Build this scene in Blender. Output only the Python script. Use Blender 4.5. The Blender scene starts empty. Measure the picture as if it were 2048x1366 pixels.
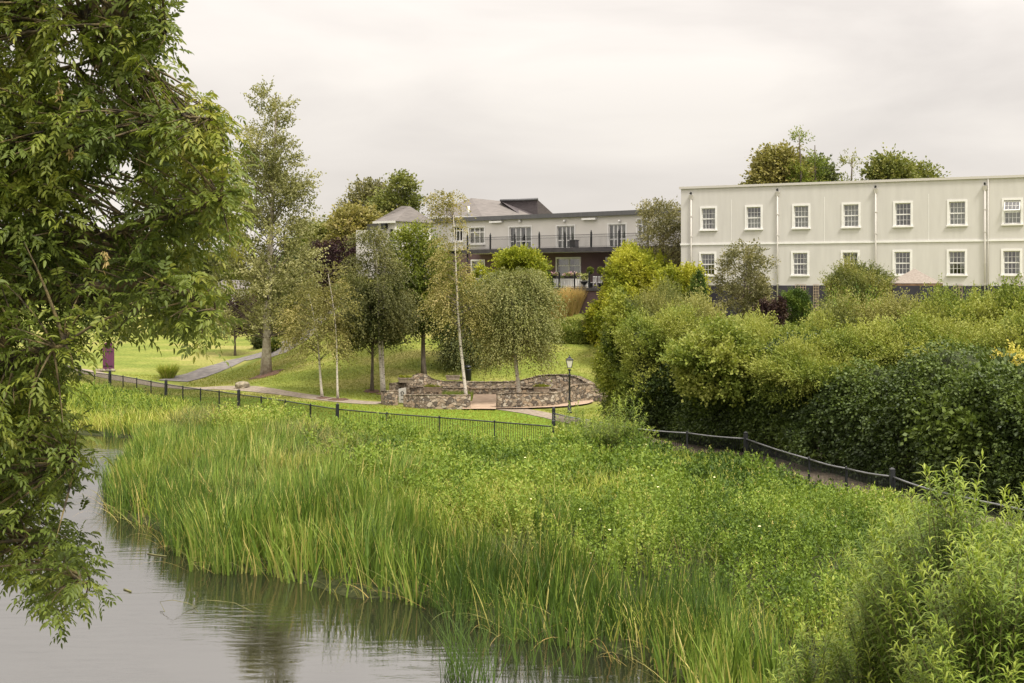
import bpy, math, random
import numpy as np
from mathutils import Vector, Matrix
PI = math.pi
R = math.radians
scene = bpy.context.scene
COL = scene.collection

# ------------------------------------------------------------------ camera
F = 2700.0          # focal length in photograph pixels (2048 wide)
HOR = 560.0         # horizon row
ZC = 9.2            # eye height above the river
cam_data = bpy.data.cameras.new('camera')
cam = bpy.data.objects.new('camera', cam_data)
COL.objects.link(cam)
cam.location = (0, 0, ZC)
cam.rotation_euler = (R(90), 0, 0)
cam_data.sensor_width = 36.0
cam_data.lens = F / 2048 * 36
cam_data.shift_y = -(683 - HOR) / 2048
cam_data.clip_start = 0.2
cam_data.clip_end = 3000
scene.camera = cam

# ------------------------------------------------------------------ world: overcast sky
SUN_EL, SUN_AZ = R(52), R(205)
world = bpy.data.worlds.new('World')
scene.world = world
world.use_nodes = True
nt = world.node_tree
nt.nodes.clear()
def WN(t, **k):
    n = nt.nodes.new(t)
    for a, b in k.items(): setattr(n, a, b)
    return n
wout = WN('ShaderNodeOutputWorld'); bg = WN('ShaderNodeBackground')
bg.inputs['Strength'].default_value = 0.1
sky = WN('ShaderNodeTexSky', sky_type='NISHITA', sun_disc=False)
sky.sun_elevation = SUN_EL; sky.sun_rotation = SUN_AZ
tc = WN('ShaderNodeTexCoord')
mp = WN('ShaderNodeMapping'); mp.inputs['Scale'].default_value = (1.0, 1.0, 3.6)
mp.inputs['Rotation'].default_value = (0, R(-6), 0)
nz = WN('ShaderNodeTexNoise'); nz.inputs['Scale'].default_value = 2.9; nz.inputs['Detail'].default_value = 6.0
nz.inputs['Roughness'].default_value = 0.5; nz.inputs['Distortion'].default_value = 0.35
cr = WN('ShaderNodeValToRGB')
cr.color_ramp.elements[0].position = 0.34; cr.color_ramp.elements[0].color = (5.45, 5.05, 4.7, 1)
cr.color_ramp.elements[1].position = 0.62; cr.color_ramp.elements[1].color = (7.0, 6.52, 6.0, 1)
e = cr.color_ramp.elements.new(0.48); e.color = (6.25, 5.8, 5.38, 1)
sep = WN('ShaderNodeSeparateXYZ')
grad = WN('ShaderNodeMapRange'); grad.inputs['From Min'].default_value = 0.12; grad.inputs['From Max'].default_value = 1.0
grad.inputs['To Min'].default_value = 1.0; grad.inputs['To Max'].default_value = 3.5
mul = WN('ShaderNodeVectorMath', operation='SCALE')
mixs = WN('ShaderNodeMixRGB'); mixs.inputs[0].default_value = 0.95
L = nt.links.new
L(tc.outputs['Generated'], mp.inputs[0]); L(mp.outputs[0], nz.inputs['Vector']); L(nz.outputs['Fac'], cr.inputs[0])
L(tc.outputs['Generated'], sep.inputs[0]); L(sep.outputs['Z'], grad.inputs['Value'])
L(cr.outputs[0], mul.inputs[0]); L(grad.outputs[0], mul.inputs['Scale'])
L(sky.outputs[0], mixs.inputs[1]); L(mul.outputs[0], mixs.inputs[2])
L(mixs.outputs[0], bg.inputs['Color']); L(bg.outputs[0], wout.inputs['Surface'])

# ------------------------------------------------------------------ sun (soft, through cloud)
sl = bpy.data.lights.new('sun', 'SUN'); sl.energy = 3.3; sl.angle = R(10); sl.color = (1.0, 0.95, 0.86)
sun = bpy.data.objects.new('sun', sl); COL.objects.link(sun)
# light comes from behind-right of the camera
sdir = Vector((0.45, -0.55, 1.0)).normalized()
sun.rotation_euler = sdir.to_track_quat('Z', 'Y').to_euler()
sun.location = (20, -20, 60)
scene.view_settings.view_transform = 'Standard'
scene.view_settings.look = 'None'
scene.view_settings.exposure = 0.46
scene.view_settings.gamma = 1.0
scene.cycles.max_bounces = 6
scene.cycles.diffuse_bounces = 3
scene.cycles.glossy_bounces = 3
scene.cycles.transmission_bounces = 3
scene.cycles.transparent_max_bounces = 8

# ------------------------------------------------------------------ helpers
def tag(o, label=None, cat=None, group=None, kind=None):
    if label: o['label'] = label
    if cat: o['category'] = cat
    if group: o['group'] = group
    if kind: o['kind'] = kind
    return o
def empty(name, loc, rz=0.0, label=None, cat=None, group=None):
    o = bpy.data.objects.new(name, None); COL.objects.link(o)
    o.location = loc; o.rotation_euler = (0, 0, rz); o.empty_display_size = 0.3
    return tag(o, label, cat, group)
def copy_tree(o, parent=None):
    c = o.copy(); COL.objects.link(c)
    if parent is not None: c.parent = parent
    for ch in list(o.children): copy_tree(ch, c)
    return c
def pw(o):
    """parent's world matrix (this scene only nests by location + z rotation)"""
    m = Matrix.Identity(4)
    while o is not None:
        m = Matrix.LocRotScale(o.location, o.rotation_euler, None) @ m
        o = o.parent
    return m
def link_mesh(name, me, mats, parent=None, world_coords=True):
    o = bpy.data.objects.new(name, me); COL.objects.link(o)
    for m in (mats if isinstance(mats, (list, tuple)) else [mats]): me.materials.append(m)
    if parent is not None:
        o.parent = parent
        if world_coords: me.transform(pw(parent).inverted())
    return o
def np_mesh(name, V, Q, mats, parent=None, tint=None, world_coords=True, smooth=False, k=4):
    V = np.asarray(V, np.float32).reshape(-1, 3); Q = np.asarray(Q, np.int32).reshape(-1, k)
    me = bpy.data.meshes.new(name)
    me.vertices.add(len(V)); me.vertices.foreach_set('co', V.ravel())
    me.loops.add(Q.size); me.loops.foreach_set('vertex_index', Q.ravel())
    me.polygons.add(len(Q))
    me.polygons.foreach_set('loop_start', np.arange(0, Q.size, k, dtype=np.int32))
    me.polygons.foreach_set('loop_total', np.full(len(Q), k, np.int32))
    me.update(calc_edges=True)
    if tint is not None:
        a = me.attributes.new('tint', 'FLOAT', 'FACE')
        a.data.foreach_set('value', np.clip(np.asarray(tint, np.float32), 0, 1))
    if smooth: me.polygons.foreach_set('use_smooth', np.ones(len(Q), bool))
    return link_mesh(name, me, mats, parent, world_coords)

class MB:
    """collects shapes and links them as ONE mesh object"""
    def __init__(s): s.v = []; s.f = []; s.m = []; s.sm = []
    def add(s, vs, fs, mi=0, smooth=False):
        n = len(s.v); s.v += [tuple(v) for v in vs]
        for f in fs: s.f.append([i + n for i in f]); s.m.append(mi); s.sm.append(smooth)
        return s
    def box(s, x0, x1, y0, y1, z0, z1, fr=None, mi=0):
        vs = [(x, y, z) for z in (z0, z1) for y in (y0, y1) for x in (x0, x1)]
        if fr: vs = [fr(*v) for v in vs]
        return s.add(vs, [(0,2,3,1),(4,5,7,6),(0,1,5,4),(2,6,7,3),(0,4,6,2),(1,3,7,5)], mi)
    def tube(s, pts, rad, n=8, mi=0, cap=True, smooth=True):
        pts = [Vector(p) for p in pts]
        if not isinstance(rad, (list, tuple)): rad = [rad] * len(pts)
        vs = []; fs = []
        ref = Vector((0.123, 0.97, 0.2)).normalized()
        for i, p in enumerate(pts):
            d = (pts[min(i+1, len(pts)-1)] - pts[max(i-1, 0)]).normalized()
            if abs(d.dot(ref)) > 0.95: rr = Vector((1, 0, 0))
            else: rr = ref
            a = d.cross(rr).normalized(); b = d.cross(a)
            for k in range(n):
                t = 2*PI*k/n
                vs.append(p + (a*math.cos(t) + b*math.sin(t))*rad[i])
        for i in range(len(pts)-1):
            for k in range(n):
                k2 = (k+1) % n
                fs.append((i*n+k, i*n+k2, (i+1)*n+k2, (i+1)*n+k))
        if cap:
            fs.append(tuple(range(n-1, -1, -1))); fs.append(tuple((len(pts)-1)*n + k for k in range(n)))
        return s.add(vs, fs, mi, smooth)
    def lathe(s, c, prof, n=16, mi=0, smooth=True, sx=1, sy=1, rot=0):
        vs = []; fs = []
        for (r, z) in prof:
            for k in range(n):
                t = 2*PI*(k)/n + rot
                vs.append((c[0]+r*math.cos(t)*sx, c[1]+r*math.sin(t)*sy, c[2]+z))
        for i in range(len(prof)-1):
            for k in range(n):
                k2 = (k+1) % n
                fs.append((i*n+k, i*n+k2, (i+1)*n+k2, (i+1)*n+k))
        fs.append(tuple(range(n-1, -1, -1))); fs.append(tuple((len(prof)-1)*n + k for k in range(n)))
        return s.add(vs, fs, mi, smooth)
    def build(s, name, mats, parent=None, world_coords=True):
        me = bpy.data.meshes.new(name)
        me.from_pydata([tuple(v) for v in s.v], [], s.f)
        me.polygons.foreach_set('material_index', s.m); me.polygons.foreach_set('use_smooth', s.sm)
        me.update()
        return link_mesh(name, me, mats, parent, world_coords)

# ------------------------------------------------------------------ materials
def new_mat(name):
    m = bpy.data.materials.new(name); m.use_nodes = True
    t = m.node_tree; t.nodes.clear()
    out = t.nodes.new('ShaderNodeOutputMaterial')
    return m, t, out
def rgb(c): return (c[0], c[1], c[2], 1.0)
def mat(name, c1, c2=None, scale=3.0, rough=0.7, metal=0.0, bump=0.0, bscale=None, spec=0.4, stretch=(1,1,1), detail=6, ramp=(0.35, 0.65)):
    m, t, out = new_mat(name); N = t.nodes; Lk = t.links.new
    p = N.new('ShaderNodeBsdfPrincipled'); p.inputs['Roughness'].default_value = rough
    p.inputs['Metallic'].default_value = metal; p.inputs['Specular IOR Level'].default_value = spec
    tcn = N.new('ShaderNodeTexCoord'); mpn = N.new('ShaderNodeMapping'); mpn.inputs['Scale'].default_value = stretch
    Lk(tcn.outputs['Object'], mpn.inputs[0])
    if c2 is None: p.inputs['Base Color'].default_value = rgb(c1)
    else:
        n = N.new('ShaderNodeTexNoise'); n.inputs['Scale'].default_value = scale; n.inputs['Detail'].default_value = detail
        r = N.new('ShaderNodeValToRGB'); r.color_ramp.elements[0].position = ramp[0]; r.color_ramp.elements[1].position = ramp[1]
        r.color_ramp.elements[0].color = rgb(c1); r.color_ramp.elements[1].color = rgb(c2)
        Lk(mpn.outputs[0], n.inputs['Vector']); Lk(n.outputs['Fac'], r.inputs[0]); Lk(r.outputs[0], p.inputs['Base Color'])
    if bump:
        n2 = N.new('ShaderNodeTexNoise'); n2.inputs['Scale'].default_value = bscale or scale*4; n2.inputs['Detail'].default_value = 5
        b = N.new('ShaderNodeBump'); b.inputs['Strength'].default_value = bump; b.inputs['Distance'].default_value = 0.05
        Lk(mpn.outputs[0], n2.inputs['Vector']); Lk(n2.outputs['Fac'], b.inputs['Height']); Lk(b.outputs[0], p.inputs['Normal'])
    Lk(p.outputs[0], out.inputs[0])
    return m
def leafmat(name, cols, trans=0.35, rough=0.5, spec=0.35):
    cols = [(c[0]*1.48, c[1]*1.36, c[2]*.92) for c in cols]; trans *= .72; spec *= .6; rough += .08
    """foliage: per-leaf tint picks a colour, part of the light passes through"""
    m, t, out = new_mat(name); N = t.nodes; Lk = t.links.new
    a = N.new('ShaderNodeAttribute'); a.attribute_name = 'tint'
    r = N.new('ShaderNodeValToRGB')
    el = r.color_ramp.elements
    el[0].position = 0; el[0].color = rgb(cols[0]); el[1].position = 1; el[1].color = rgb(cols[-1])
    for i, c in enumerate(cols[1:-1]):
        e = el.new((i+1)/(len(cols)-1)); e.color = rgb(c)
    Lk(a.outputs['Fac'], r.inputs[0])
    p = N.new('ShaderNodeBsdfPrincipled'); p.inputs['Roughness'].default_value = rough
    p.inputs['Specular IOR Level'].default_value = spec
    tr = N.new('ShaderNodeBsdfTranslucent')
    g = N.new('ShaderNodeMixRGB'); g.blend_type = 'MULTIPLY'; g.inputs[0].default_value = 1; g.inputs[2].default_value = (1.22, 1.28, 0.7, 1)
    mx = N.new('ShaderNodeMixShader'); mx.inputs[0].default_value = trans
    Lk(r.outputs[0], p.inputs['Base Color']); Lk(r.outputs[0], g.inputs[1]); Lk(g.outputs[0], tr.inputs['Color'])
    Lk(p.outputs[0], mx.inputs[1]); Lk(tr.outputs[0], mx.inputs[2]); Lk(mx.outputs[0], out.inputs[0])
    return m
M = {}
M['ash'] = leafmat('ash_leaf', [(0.032,0.052,0.016),(0.055,0.082,0.022),(0.082,0.115,0.028),(0.125,0.155,0.034),(0.20,0.21,0.06)], 0.38, 0.42, 0.45)
M['poplar'] = leafmat('poplar_leaf', [(0.086,0.101,0.054),(0.138,0.152,0.084),(0.196,0.207,0.129),(0.276,0.282,0.202)], 0.35)
M['birch_dark'] = leafmat('birch_dark_leaf', [(0.045,0.052,0.027),(0.072,0.082,0.041),(0.110,0.119,0.060),(0.160,0.158,0.087)], 0.35)
M['birch_gold'] = leafmat('birch_gold_leaf', [(0.095,0.099,0.048),(0.145,0.147,0.067),(0.200,0.193,0.095),(0.250,0.223,0.140)], 0.38)
M['birch_green'] = leafmat('birch_green_leaf', [(0.085,0.104,0.051),(0.125,0.144,0.069),(0.165,0.178,0.093),(0.210,0.213,0.128)], 0.38)
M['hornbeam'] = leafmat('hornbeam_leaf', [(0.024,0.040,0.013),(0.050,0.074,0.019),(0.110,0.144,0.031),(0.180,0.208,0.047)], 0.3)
M['dark'] = leafmat('dark_leaf', [(0.032,0.046,0.023),(0.052,0.069,0.034),(0.080,0.099,0.049),(0.115,0.129,0.065)], 0.28)
M['hedge'] = leafmat('hedge_leaf', [(0.020,0.034,0.014),(0.034,0.056,0.020),(0.055,0.085,0.026),(0.085,0.125,0.035)], 0.28, 0.42, 0.5)
M['olive'] = leafmat('olive_leaf', [(0.065,0.081,0.034),(0.100,0.124,0.047),(0.145,0.163,0.068),(0.190,0.198,0.091)], 0.35)
M['lime'] = leafmat('lime_leaf', [(0.095,0.125,0.018),(0.15,0.185,0.026),(0.21,0.24,0.036),(0.27,0.285,0.05)], 0.4)
M['midgreen'] = leafmat('midgreen_leaf', [(0.060,0.089,0.024),(0.100,0.139,0.036),(0.145,0.183,0.050),(0.190,0.218,0.072)], 0.38)
M['yellow'] = leafmat('yellow_leaf', [(0.12,0.15,0.030),(0.22,0.24,0.05),(0.34,0.32,0.09),(0.40,0.37,0.14)], 0.35)
M['purple'] = leafmat('purple_leaf', [(0.014,0.009,0.014),(0.026,0.015,0.024),(0.040,0.022,0.034),(0.055,0.040,0.040)], 0.25)
M['greywillow'] = leafmat('grey_willow_leaf', [(0.085,0.091,0.060),(0.125,0.129,0.086),(0.170,0.168,0.115),(0.210,0.203,0.149)], 0.3)
M['osier'] = leafmat('osier_leaf', [(0.041,0.076,0.016),(0.074,0.123,0.025),(0.115,0.173,0.038),(0.193,0.250,0.063)], 0.38, 0.45, 0.4)
M['conifer'] = leafmat('conifer_leaf', [(0.020,0.040,0.010),(0.035,0.065,0.014),(0.055,0.095,0.018),(0.08,0.12,0.025)], 0.15)
M['reed'] = leafmat('reed_blade', [(0.032,0.062,0.018),(0.062,0.112,0.026),(0.11,0.175,0.040),(0.18,0.24,0.075),(0.34,0.30,0.16)], 0.35, 0.42, 0.4)
M['sedge'] = leafmat('sedge_blade', [(0.055,0.080,0.036),(0.085,0.115,0.05),(0.14,0.155,0.065),(0.25,0.225,0.115),(0.32,0.22,0.12)], 0.3)
M['bankgrass'] = leafmat('bank_grass_blade', [(0.10,0.15,0.030),(0.155,0.215,0.040),(0.21,0.265,0.060),(0.28,0.295,0.11),(0.40,0.36,0.20)], 0.35)
M['nettle'] = leafmat('nettle_leaf', [(0.030,0.060,0.015),(0.064,0.110,0.023),(0.110,0.172,0.034),(0.165,0.23,0.054),(0.25,0.27,0.11)], 0.38)
M['lawnblade'] = leafmat('lawn_blade', [(0.115,0.14,0.022),(0.155,0.175,0.030),(0.20,0.20,0.045)], 0.3)
M['orange'] = leafmat('orange_grass_blade', [(0.27,0.215,0.13),(0.38,0.31,0.20),(0.48,0.40,0.28)], 0.3)
M['flower'] = leafmat('flower_petal', [(0.30,0.12,0.42),(0.42,0.22,0.55),(0.7,0.6,0.75)], 0.3)
M['whiteflower'] = leafmat('white_flower_petal', [(0.75,0.74,0.70),(0.85,0.84,0.80)], 0.3)
M['bark'] = mat('grey_brown_bark', (0.075,0.06,0.045), (0.17,0.14,0.11), 6, 0.9, bump=0.6, stretch=(1,1,0.3))
M['ashbark'] = mat('lichened_ash_bark', (0.045,0.036,0.026), (0.17,0.13,0.05), 9, 0.9, bump=0.6, stretch=(1,1,1))
M['birchbark'] = mat('white_birch_bark', (0.05,0.04,0.035), (0.52,0.47,0.40), 5.5, 0.75, bump=0.3, stretch=(1,1,2.2), ramp=(0.33,0.45))
M['poplarbark'] = mat('pale_poplar_bark', (0.26,0.22,0.17), (0.50,0.45,0.37), 4, 0.85, bump=0.5)
M['core'] = mat('dark_core_fill', (0.022,0.030,0.009), (0.062,0.080,0.022), 6, 0.95, bump=1.0, bscale=9)  # solid dark filler added inside foliage to block the view through it
M['stem'] = mat('plant_stem', (0.10,0.11,0.035), (0.19,0.17,0.07), 4, 0.8)

# stone masonry
def stone_mat(name):
    m, t, out = new_mat(name); N = t.nodes; Lk = t.links.new
    p = N.new('ShaderNodeBsdfPrincipled'); p.inputs['Roughness'].default_value = 0.9; p.inputs['Specular IOR Level'].default_value = 0.2
    tcn = N.new('ShaderNodeTexCoord'); mpn = N.new('ShaderNodeMapping'); mpn.inputs['Scale'].default_value = (1.0, 1.0, 1.7)
    Lk(tcn.outputs['Object'], mpn.inputs[0])
    nn = N.new('ShaderNodeTexNoise'); nn.inputs['Scale'].default_value = 2.0
    ad = N.new('ShaderNodeMixRGB'); ad.blend_type = 'LINEAR_LIGHT'; ad.inputs[0].default_value = 0.25
    Lk(mpn.outputs[0], ad.inputs[1]); Lk(nn.outputs['Color'], ad.inputs[2]); Lk(mpn.outputs[0], nn.inputs['Vector'])
    v = N.new('ShaderNodeTexVoronoi'); v.inputs['Scale'].default_value = 3.1
    ve = N.new('ShaderNodeTexVoronoi'); ve.feature = 'DISTANCE_TO_EDGE'; ve.inputs['Scale'].default_value = 3.1
    Lk(ad.outputs[0], v.inputs['Vector']); Lk(ad.outputs[0], ve.inputs['Vector'])
    sp = N.new('ShaderNodeSeparateColor'); Lk(v.outputs['Color'], sp.inputs[0])
    r = N.new('ShaderNodeValToRGB'); el = r.color_ramp.elements
    el[0].position = 0; el[0].color = (0.060,0.050,0.040,1); el[1].position = 1; el[1].color = (0.30,0.26,0.20,1)
    for q, c in ((0.3,(0.125,0.095,0.066,1)),(0.55,(0.185,0.145,0.10,1)),(0.8,(0.24,0.175,0.115,1))):
        e = el.new(q); e.color = c
    Lk(sp.outputs[0], r.inputs[0])
    r2 = N.new('ShaderNodeValToRGB'); r2.color_ramp.elements[0].position = 0.02; r2.color_ramp.elements[1].position = 0.07
    r2.color_ramp.elements[0].color = (0.45,0.45,0.45,1); r2.color_ramp.elements[1].color = (1,1,1,1)
    Lk(ve.outputs['Distance'], r2.inputs[0])
    lich = N.new('ShaderNodeTexNoise'); lich.inputs['Scale'].default_value = 7; lich.inputs['Detail'].default_value = 6
    r3 = N.new('ShaderNodeValToRGB'); r3.color_ramp.elements[0].position = 0.58; r3.color_ramp.elements[1].position = 0.68
    r3.color_ramp.elements[0].color = (0,0,0,1); r3.color_ramp.elements[1].color = (0.7,0.7,0.7,1)
    Lk(tcn.outputs['Object'], lich.inputs['Vector']); Lk(lich.outputs['Fac'], r3.inputs[0])
    ml = N.new('ShaderNodeMixRGB'); ml.blend_type = 'MULTIPLY'; ml.inputs[0].default_value = 1
    Lk(r.outputs[0], ml.inputs[1]); Lk(r2.outputs[0], ml.inputs[2])
    m3 = N.new('ShaderNodeMixRGB'); Lk(r3.outputs[0], m3.inputs[0]); Lk(ml.outputs[0], m3.inputs[1]); m3.inputs[2].default_value = (0.36,0.33,0.27,1)
    Lk(m3.outputs[0], p.inputs['Base Color'])
    b = N.new('ShaderNodeBump'); b.inputs['Strength'].default_value = 0.9; b.inputs['Distance'].default_value = 0.06
    Lk(r2.outputs[0], b.inputs['Height']); Lk(b.outputs[0], p.inputs['Normal'])
    Lk(p.outputs[0], out.inputs[0]); return m
M['stone'] = stone_mat('rubble_stone')
M['coping'] = mat('coping_stone', (0.11,0.095,0.075), (0.23,0.20,0.16), 5, 0.9, bump=0.5)
M['boulder'] = mat('boulder_stone', (0.13,0.11,0.08), (0.36,0.31,0.22), 3, 0.9, bump=0.7)
M['gravel'] = mat('gravel_path', (0.20,0.16,0.12), (0.30,0.25,0.195), 5, 0.95, bump=0.5, bscale=30)
M['plaza'] = mat('bound_gravel_plaza', (0.34,0.24,0.17), (0.44,0.33,0.24), 2.5, 0.9, bump=0.3, bscale=30)
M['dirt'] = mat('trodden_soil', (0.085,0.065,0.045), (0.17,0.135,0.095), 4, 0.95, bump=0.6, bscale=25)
M['tarmac'] = mat('worn_tarmac', (0.11,0.10,0.095), (0.20,0.18,0.165), 2.2, 0.9, bump=0.3, bscale=25)
M['mulch'] = mat('bark_mulch', (0.06,0.032,0.022), (0.17,0.09,0.06), 9, 0.95, bump=0.9)
M['render_grey'] = mat('warm_grey_render', (0.485,0.468,0.446), (0.525,0.508,0.485), 0.8, 0.9, bump=0.06, bscale=60, stretch=(3,3,.45))
M['render_pale'] = mat('pale_render', (0.57,0.545,0.51), (0.62,0.595,0.56), 0.6, 0.9)
M['render_plum'] = mat('plum_render', (0.105,0.066,0.072), (0.13,0.085,0.09), 0.8, 0.9)
M['plinth'] = mat('navy_plinth_paint', (0.024,0.022,0.032), (0.036,0.033,0.045), 1.0, 0.75)
M['white'] = mat('white_paint', (0.66,0.65,0.63), (0.72,0.71,0.69), 2.0, 0.5)
M['pipe'] = mat('painted_pipe', (0.49,0.465,0.43), None, rough=0.5)
M['blackmetal'] = mat('black_painted_metal', (0.012,0.013,0.016), (0.02,0.021,0.024), 8, 0.38, spec=0.5)
M['sheen_rail'] = mat('black_rail_with_sheen', (0.10,0.10,0.105), (0.15,0.15,0.155), 4, 0.3, spec=0.8)  # black rail; its sheen is partly put into the grey base colour
M['fascia'] = mat('grey_metal_fascia', (0.085,0.085,0.09), (0.11,0.11,0.115), 2, 0.6, stretch=(6,6,0.2))
M['darkslab'] = mat('dark_balcony_edge', (0.035,0.032,0.036), (0.06,0.055,0.058), 2, 0.7)
M['slate'] = mat('brown_grey_slate', (0.11,0.098,0.090), (0.155,0.138,0.126), 1.2, 0.75, stretch=(1,1,6), bump=0.3)
M['slate_dark'] = mat('dark_slate_hanging', (0.055,0.045,0.047), (0.08,0.068,0.07), 2, 0.75, stretch=(1,1,5), bump=0.3)
M['cedar'] = mat('weathered_cedar_shingle', (0.20,0.168,0.14), (0.25,0.215,0.182), 3, 0.85, stretch=(3,3,1), bump=0.4)
M['wood'] = mat('brown_timber', (0.12,0.07,0.04), (0.2,0.12,0.075), 4, 0.8)
M['trellis'] = mat('pale_timber_lattice', (0.33,0.25,0.18), (0.42,0.33,0.25), 4, 0.8)
M['door_purple'] = mat('purple_painted_wood', (0.095,0.025,0.065), (0.135,0.04,0.09), 3, 0.6, stretch=(5,5,0.4))
M['curtain'] = mat('net_curtain', (0.22,0.215,0.19), (0.36,0.35,0.31), 2, 0.9, stretch=(8,8,0.3))
M['interior'] = mat('dark_room', (0.035,0.035,0.03), (0.07,0.065,0.055), 0.6, 0.9)
M['cloth'] = mat('white_tablecloth', (0.72,0.71,0.67), (0.82,0.81,0.78), 3, 0.9)
M['trough'] = mat('cast_stone_trough', (0.22,0.175,0.13), (0.34,0.28,0.21), 6, 0.9, bump=0.4)
M['soil'] = mat('soil', (0.04,0.03,0.02), (0.08,0.06,0.04), 8, 0.95)
M['plaque'] = mat('pale_granite', (0.42,0.40,0.36), (0.55,0.53,0.48), 8, 0.7)
def glass_mat(name, refl=0.16):
    m, t, out = new_mat(name); N = t.nodes; Lk = t.links.new
    tr = N.new('ShaderNodeBsdfTransparent'); tr.inputs[0].default_value = (0.82,0.86,0.84,1)
    g = N.new('ShaderNodeBsdfGlossy'); g.inputs['Roughness'].default_value = 0.03
    mx = N.new('ShaderNodeMixShader'); mx.inputs[0].default_value = refl
    Lk(tr.outputs[0], mx.inputs[1]); Lk(g.outputs[0], mx.inputs[2]); Lk(mx.outputs[0], out.inputs[0]); return m
M['glass'] = glass_mat('window_glass', 0.2)
M['lampglass'] = mat('frosted_lantern_glass', (0.62,0.60,0.50), (0.72,0.69,0.58), 3, 0.35)

# ------------------------------------------------------------------ 2-D helpers and terrain
def sst(a, b, x):
    t = np.clip((x-a)/(b-a), 0, 1); return t*t*(3-2*t)
_r = np.random.RandomState(5)
_ns = [(_r.uniform(0, 2*PI), _r.uniform(0, 2*PI)) for _ in range(24)]
def noise2(x, y, s=1.0, seed=0):
    """smooth pseudo-noise about -1..1"""
    v = 0; amp = 1; tot = 0
    for i in range(6):
        a, ph = _ns[(i*3+seed*5) % 24]; f = s*(0.6+0.45*i)
        v = v + amp*np.sin((x*math.cos(a)+y*math.sin(a))*f + ph + 1.3*np.sin((y*math.cos(a)-x*math.sin(a))*f*0.7+ph*2))
        tot += amp; amp *= 0.85
    return v/tot*1.7
def seg_dist(X, Y, poly):
    X = np.asarray(X, float); Y = np.asarray(Y, float)
    d = np.full(X.shape, 1e9)
    for (x0, y0), (x1, y1) in zip(poly[:-1], poly[1:]):
        vx, vy = x1-x0, y1-y0; L2 = vx*vx+vy*vy
        t = np.clip(((X-x0)*vx+(Y-y0)*vy)/L2, 0, 1)
        d = np.minimum(d, np.hypot(X-x0-t*vx, Y-y0-t*vy))
    return d
def inside(X, Y, poly):
    X = np.asarray(X, float); Y = np.asarray(Y, float)
    r = np.zeros(X.shape, bool); n = len(poly)
    for i in range(n):
        x0, y0 = poly[i]; x1, y1 = poly[(i+1) % n]
        if y0 == y1: continue
        c = ((y0 > Y) != (y1 > Y)) & (X < (x1-x0)*(Y-y0)/(y1-y0)+x0)
        r ^= c
    return r
SHORE = [(-120,112),(-60,94),(-45,88),(-34,84),(-27,81.5),(-21.5,78.5),(-20.4,74.5),(-18.9,69),(-17.6,62),(-16.0,56),(-15.3,52.9),(-12.8,49.7),(-10.9,46),(-9.6,43.2),(-7.2,42.3),
         (-5.8,40.6),(-4.65,39.2),(-2.9,39.2),(-1.6,38.0),(-0.7,36.8),(0.5,35.0),(2.0,33.9),(3.5,32.6),(4.3,30.4),(4.5,27),(4.6,20),(5,0),(6,-60)]
LEFTSHORE = [(-30,-60),(-6.2,0),(-7.2,12),(-10.5,22),(-14.2,31),(-22,45),(-33,62),(-42,74),(-60,80),(-120,96)]
RIVER = SHORE + LEFTSHORE
FENCE_L = [(-47,121),(-33.7,105.3),(-29.9,100.4),(-23.5,91.7),(-16.8,83.0),(-9.46,73.2),(2.0,65.2)]
HEDGE = [(8.6,112),(8.2,85),(6.4,72.5),(8.3,67.3),(11.6,62),(13.8,54.5),(16.9,47.2),(22,38),(27,22)]
HEDGE_AREA = HEDGE + [(300,0),(300,400),(8.6,400)]
def terrain(X, Y):
    X = np.asarray(X, float); Y = np.asarray(Y, float)
    d = seg_dist(X, Y, RIVER + [RIVER[0]]); inr = inside(X, Y, RIVER)
    PL = np.interp(Y, [0, 103, 132, 170, 230, 400, 700], [1.1, 1.1, 3.1, 5.9, 7.2, 7.5, 7.5])
    ky = [0, 88, 94.5, 106, 112.5, 700]; kz = [1.1, 1.15, 1.5, 4.9, 8.1, 8.4]
    PR = np.interp(Y, ky, kz)
    PRs = (PR + np.interp(Y-2, ky, kz))/2
    z = PL + (PRs-PL)*sst(-25, -11, X)
    q = seg_dist(X, Y, HEDGE)*inside(X, Y, HEDGE_AREA)
    z = np.maximum(z, 1.1 + 5.9*sst(0, 15-6*sst(72, 86, Y), q))
    z = z + 0.06*noise2(X, Y, 0.25, 1)*sst(0, 6, d)
    # plaza is level
    pl = np.hypot((X+0.7)/8.2, (Y-89.8)/6.2)
    z = z + (1.15-z)*(1-sst(0.8, 1.15, pl))
    bank = 0.12 + 0.9*sst(0.3, 7.5, d)
    z = np.where(inr, -0.9*sst(0, 1.6, d)+0.02, np.minimum(z, bank + np.maximum(0, z-1.1)))
    return z
def tz(x, y): return float(terrain(np.array([x]), np.array([y]))[0])
_ys = np.arange(20, 400, 0.2)
def G(px, py):
    """where the line of sight through a photograph pixel meets the ground"""
    r = (px-1024)/F; zz = terrain(r*_ys, _ys); zr = ZC-(py-HOR)*_ys/F
    k = np.argmax(zr <= zz)
    return Vector((r*_ys[k], _ys[k], zz[k]))
def RAY(px, py, y): return Vector(((px-1024)*y/F, y, ZC-(py-HOR)*y/F))

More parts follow.
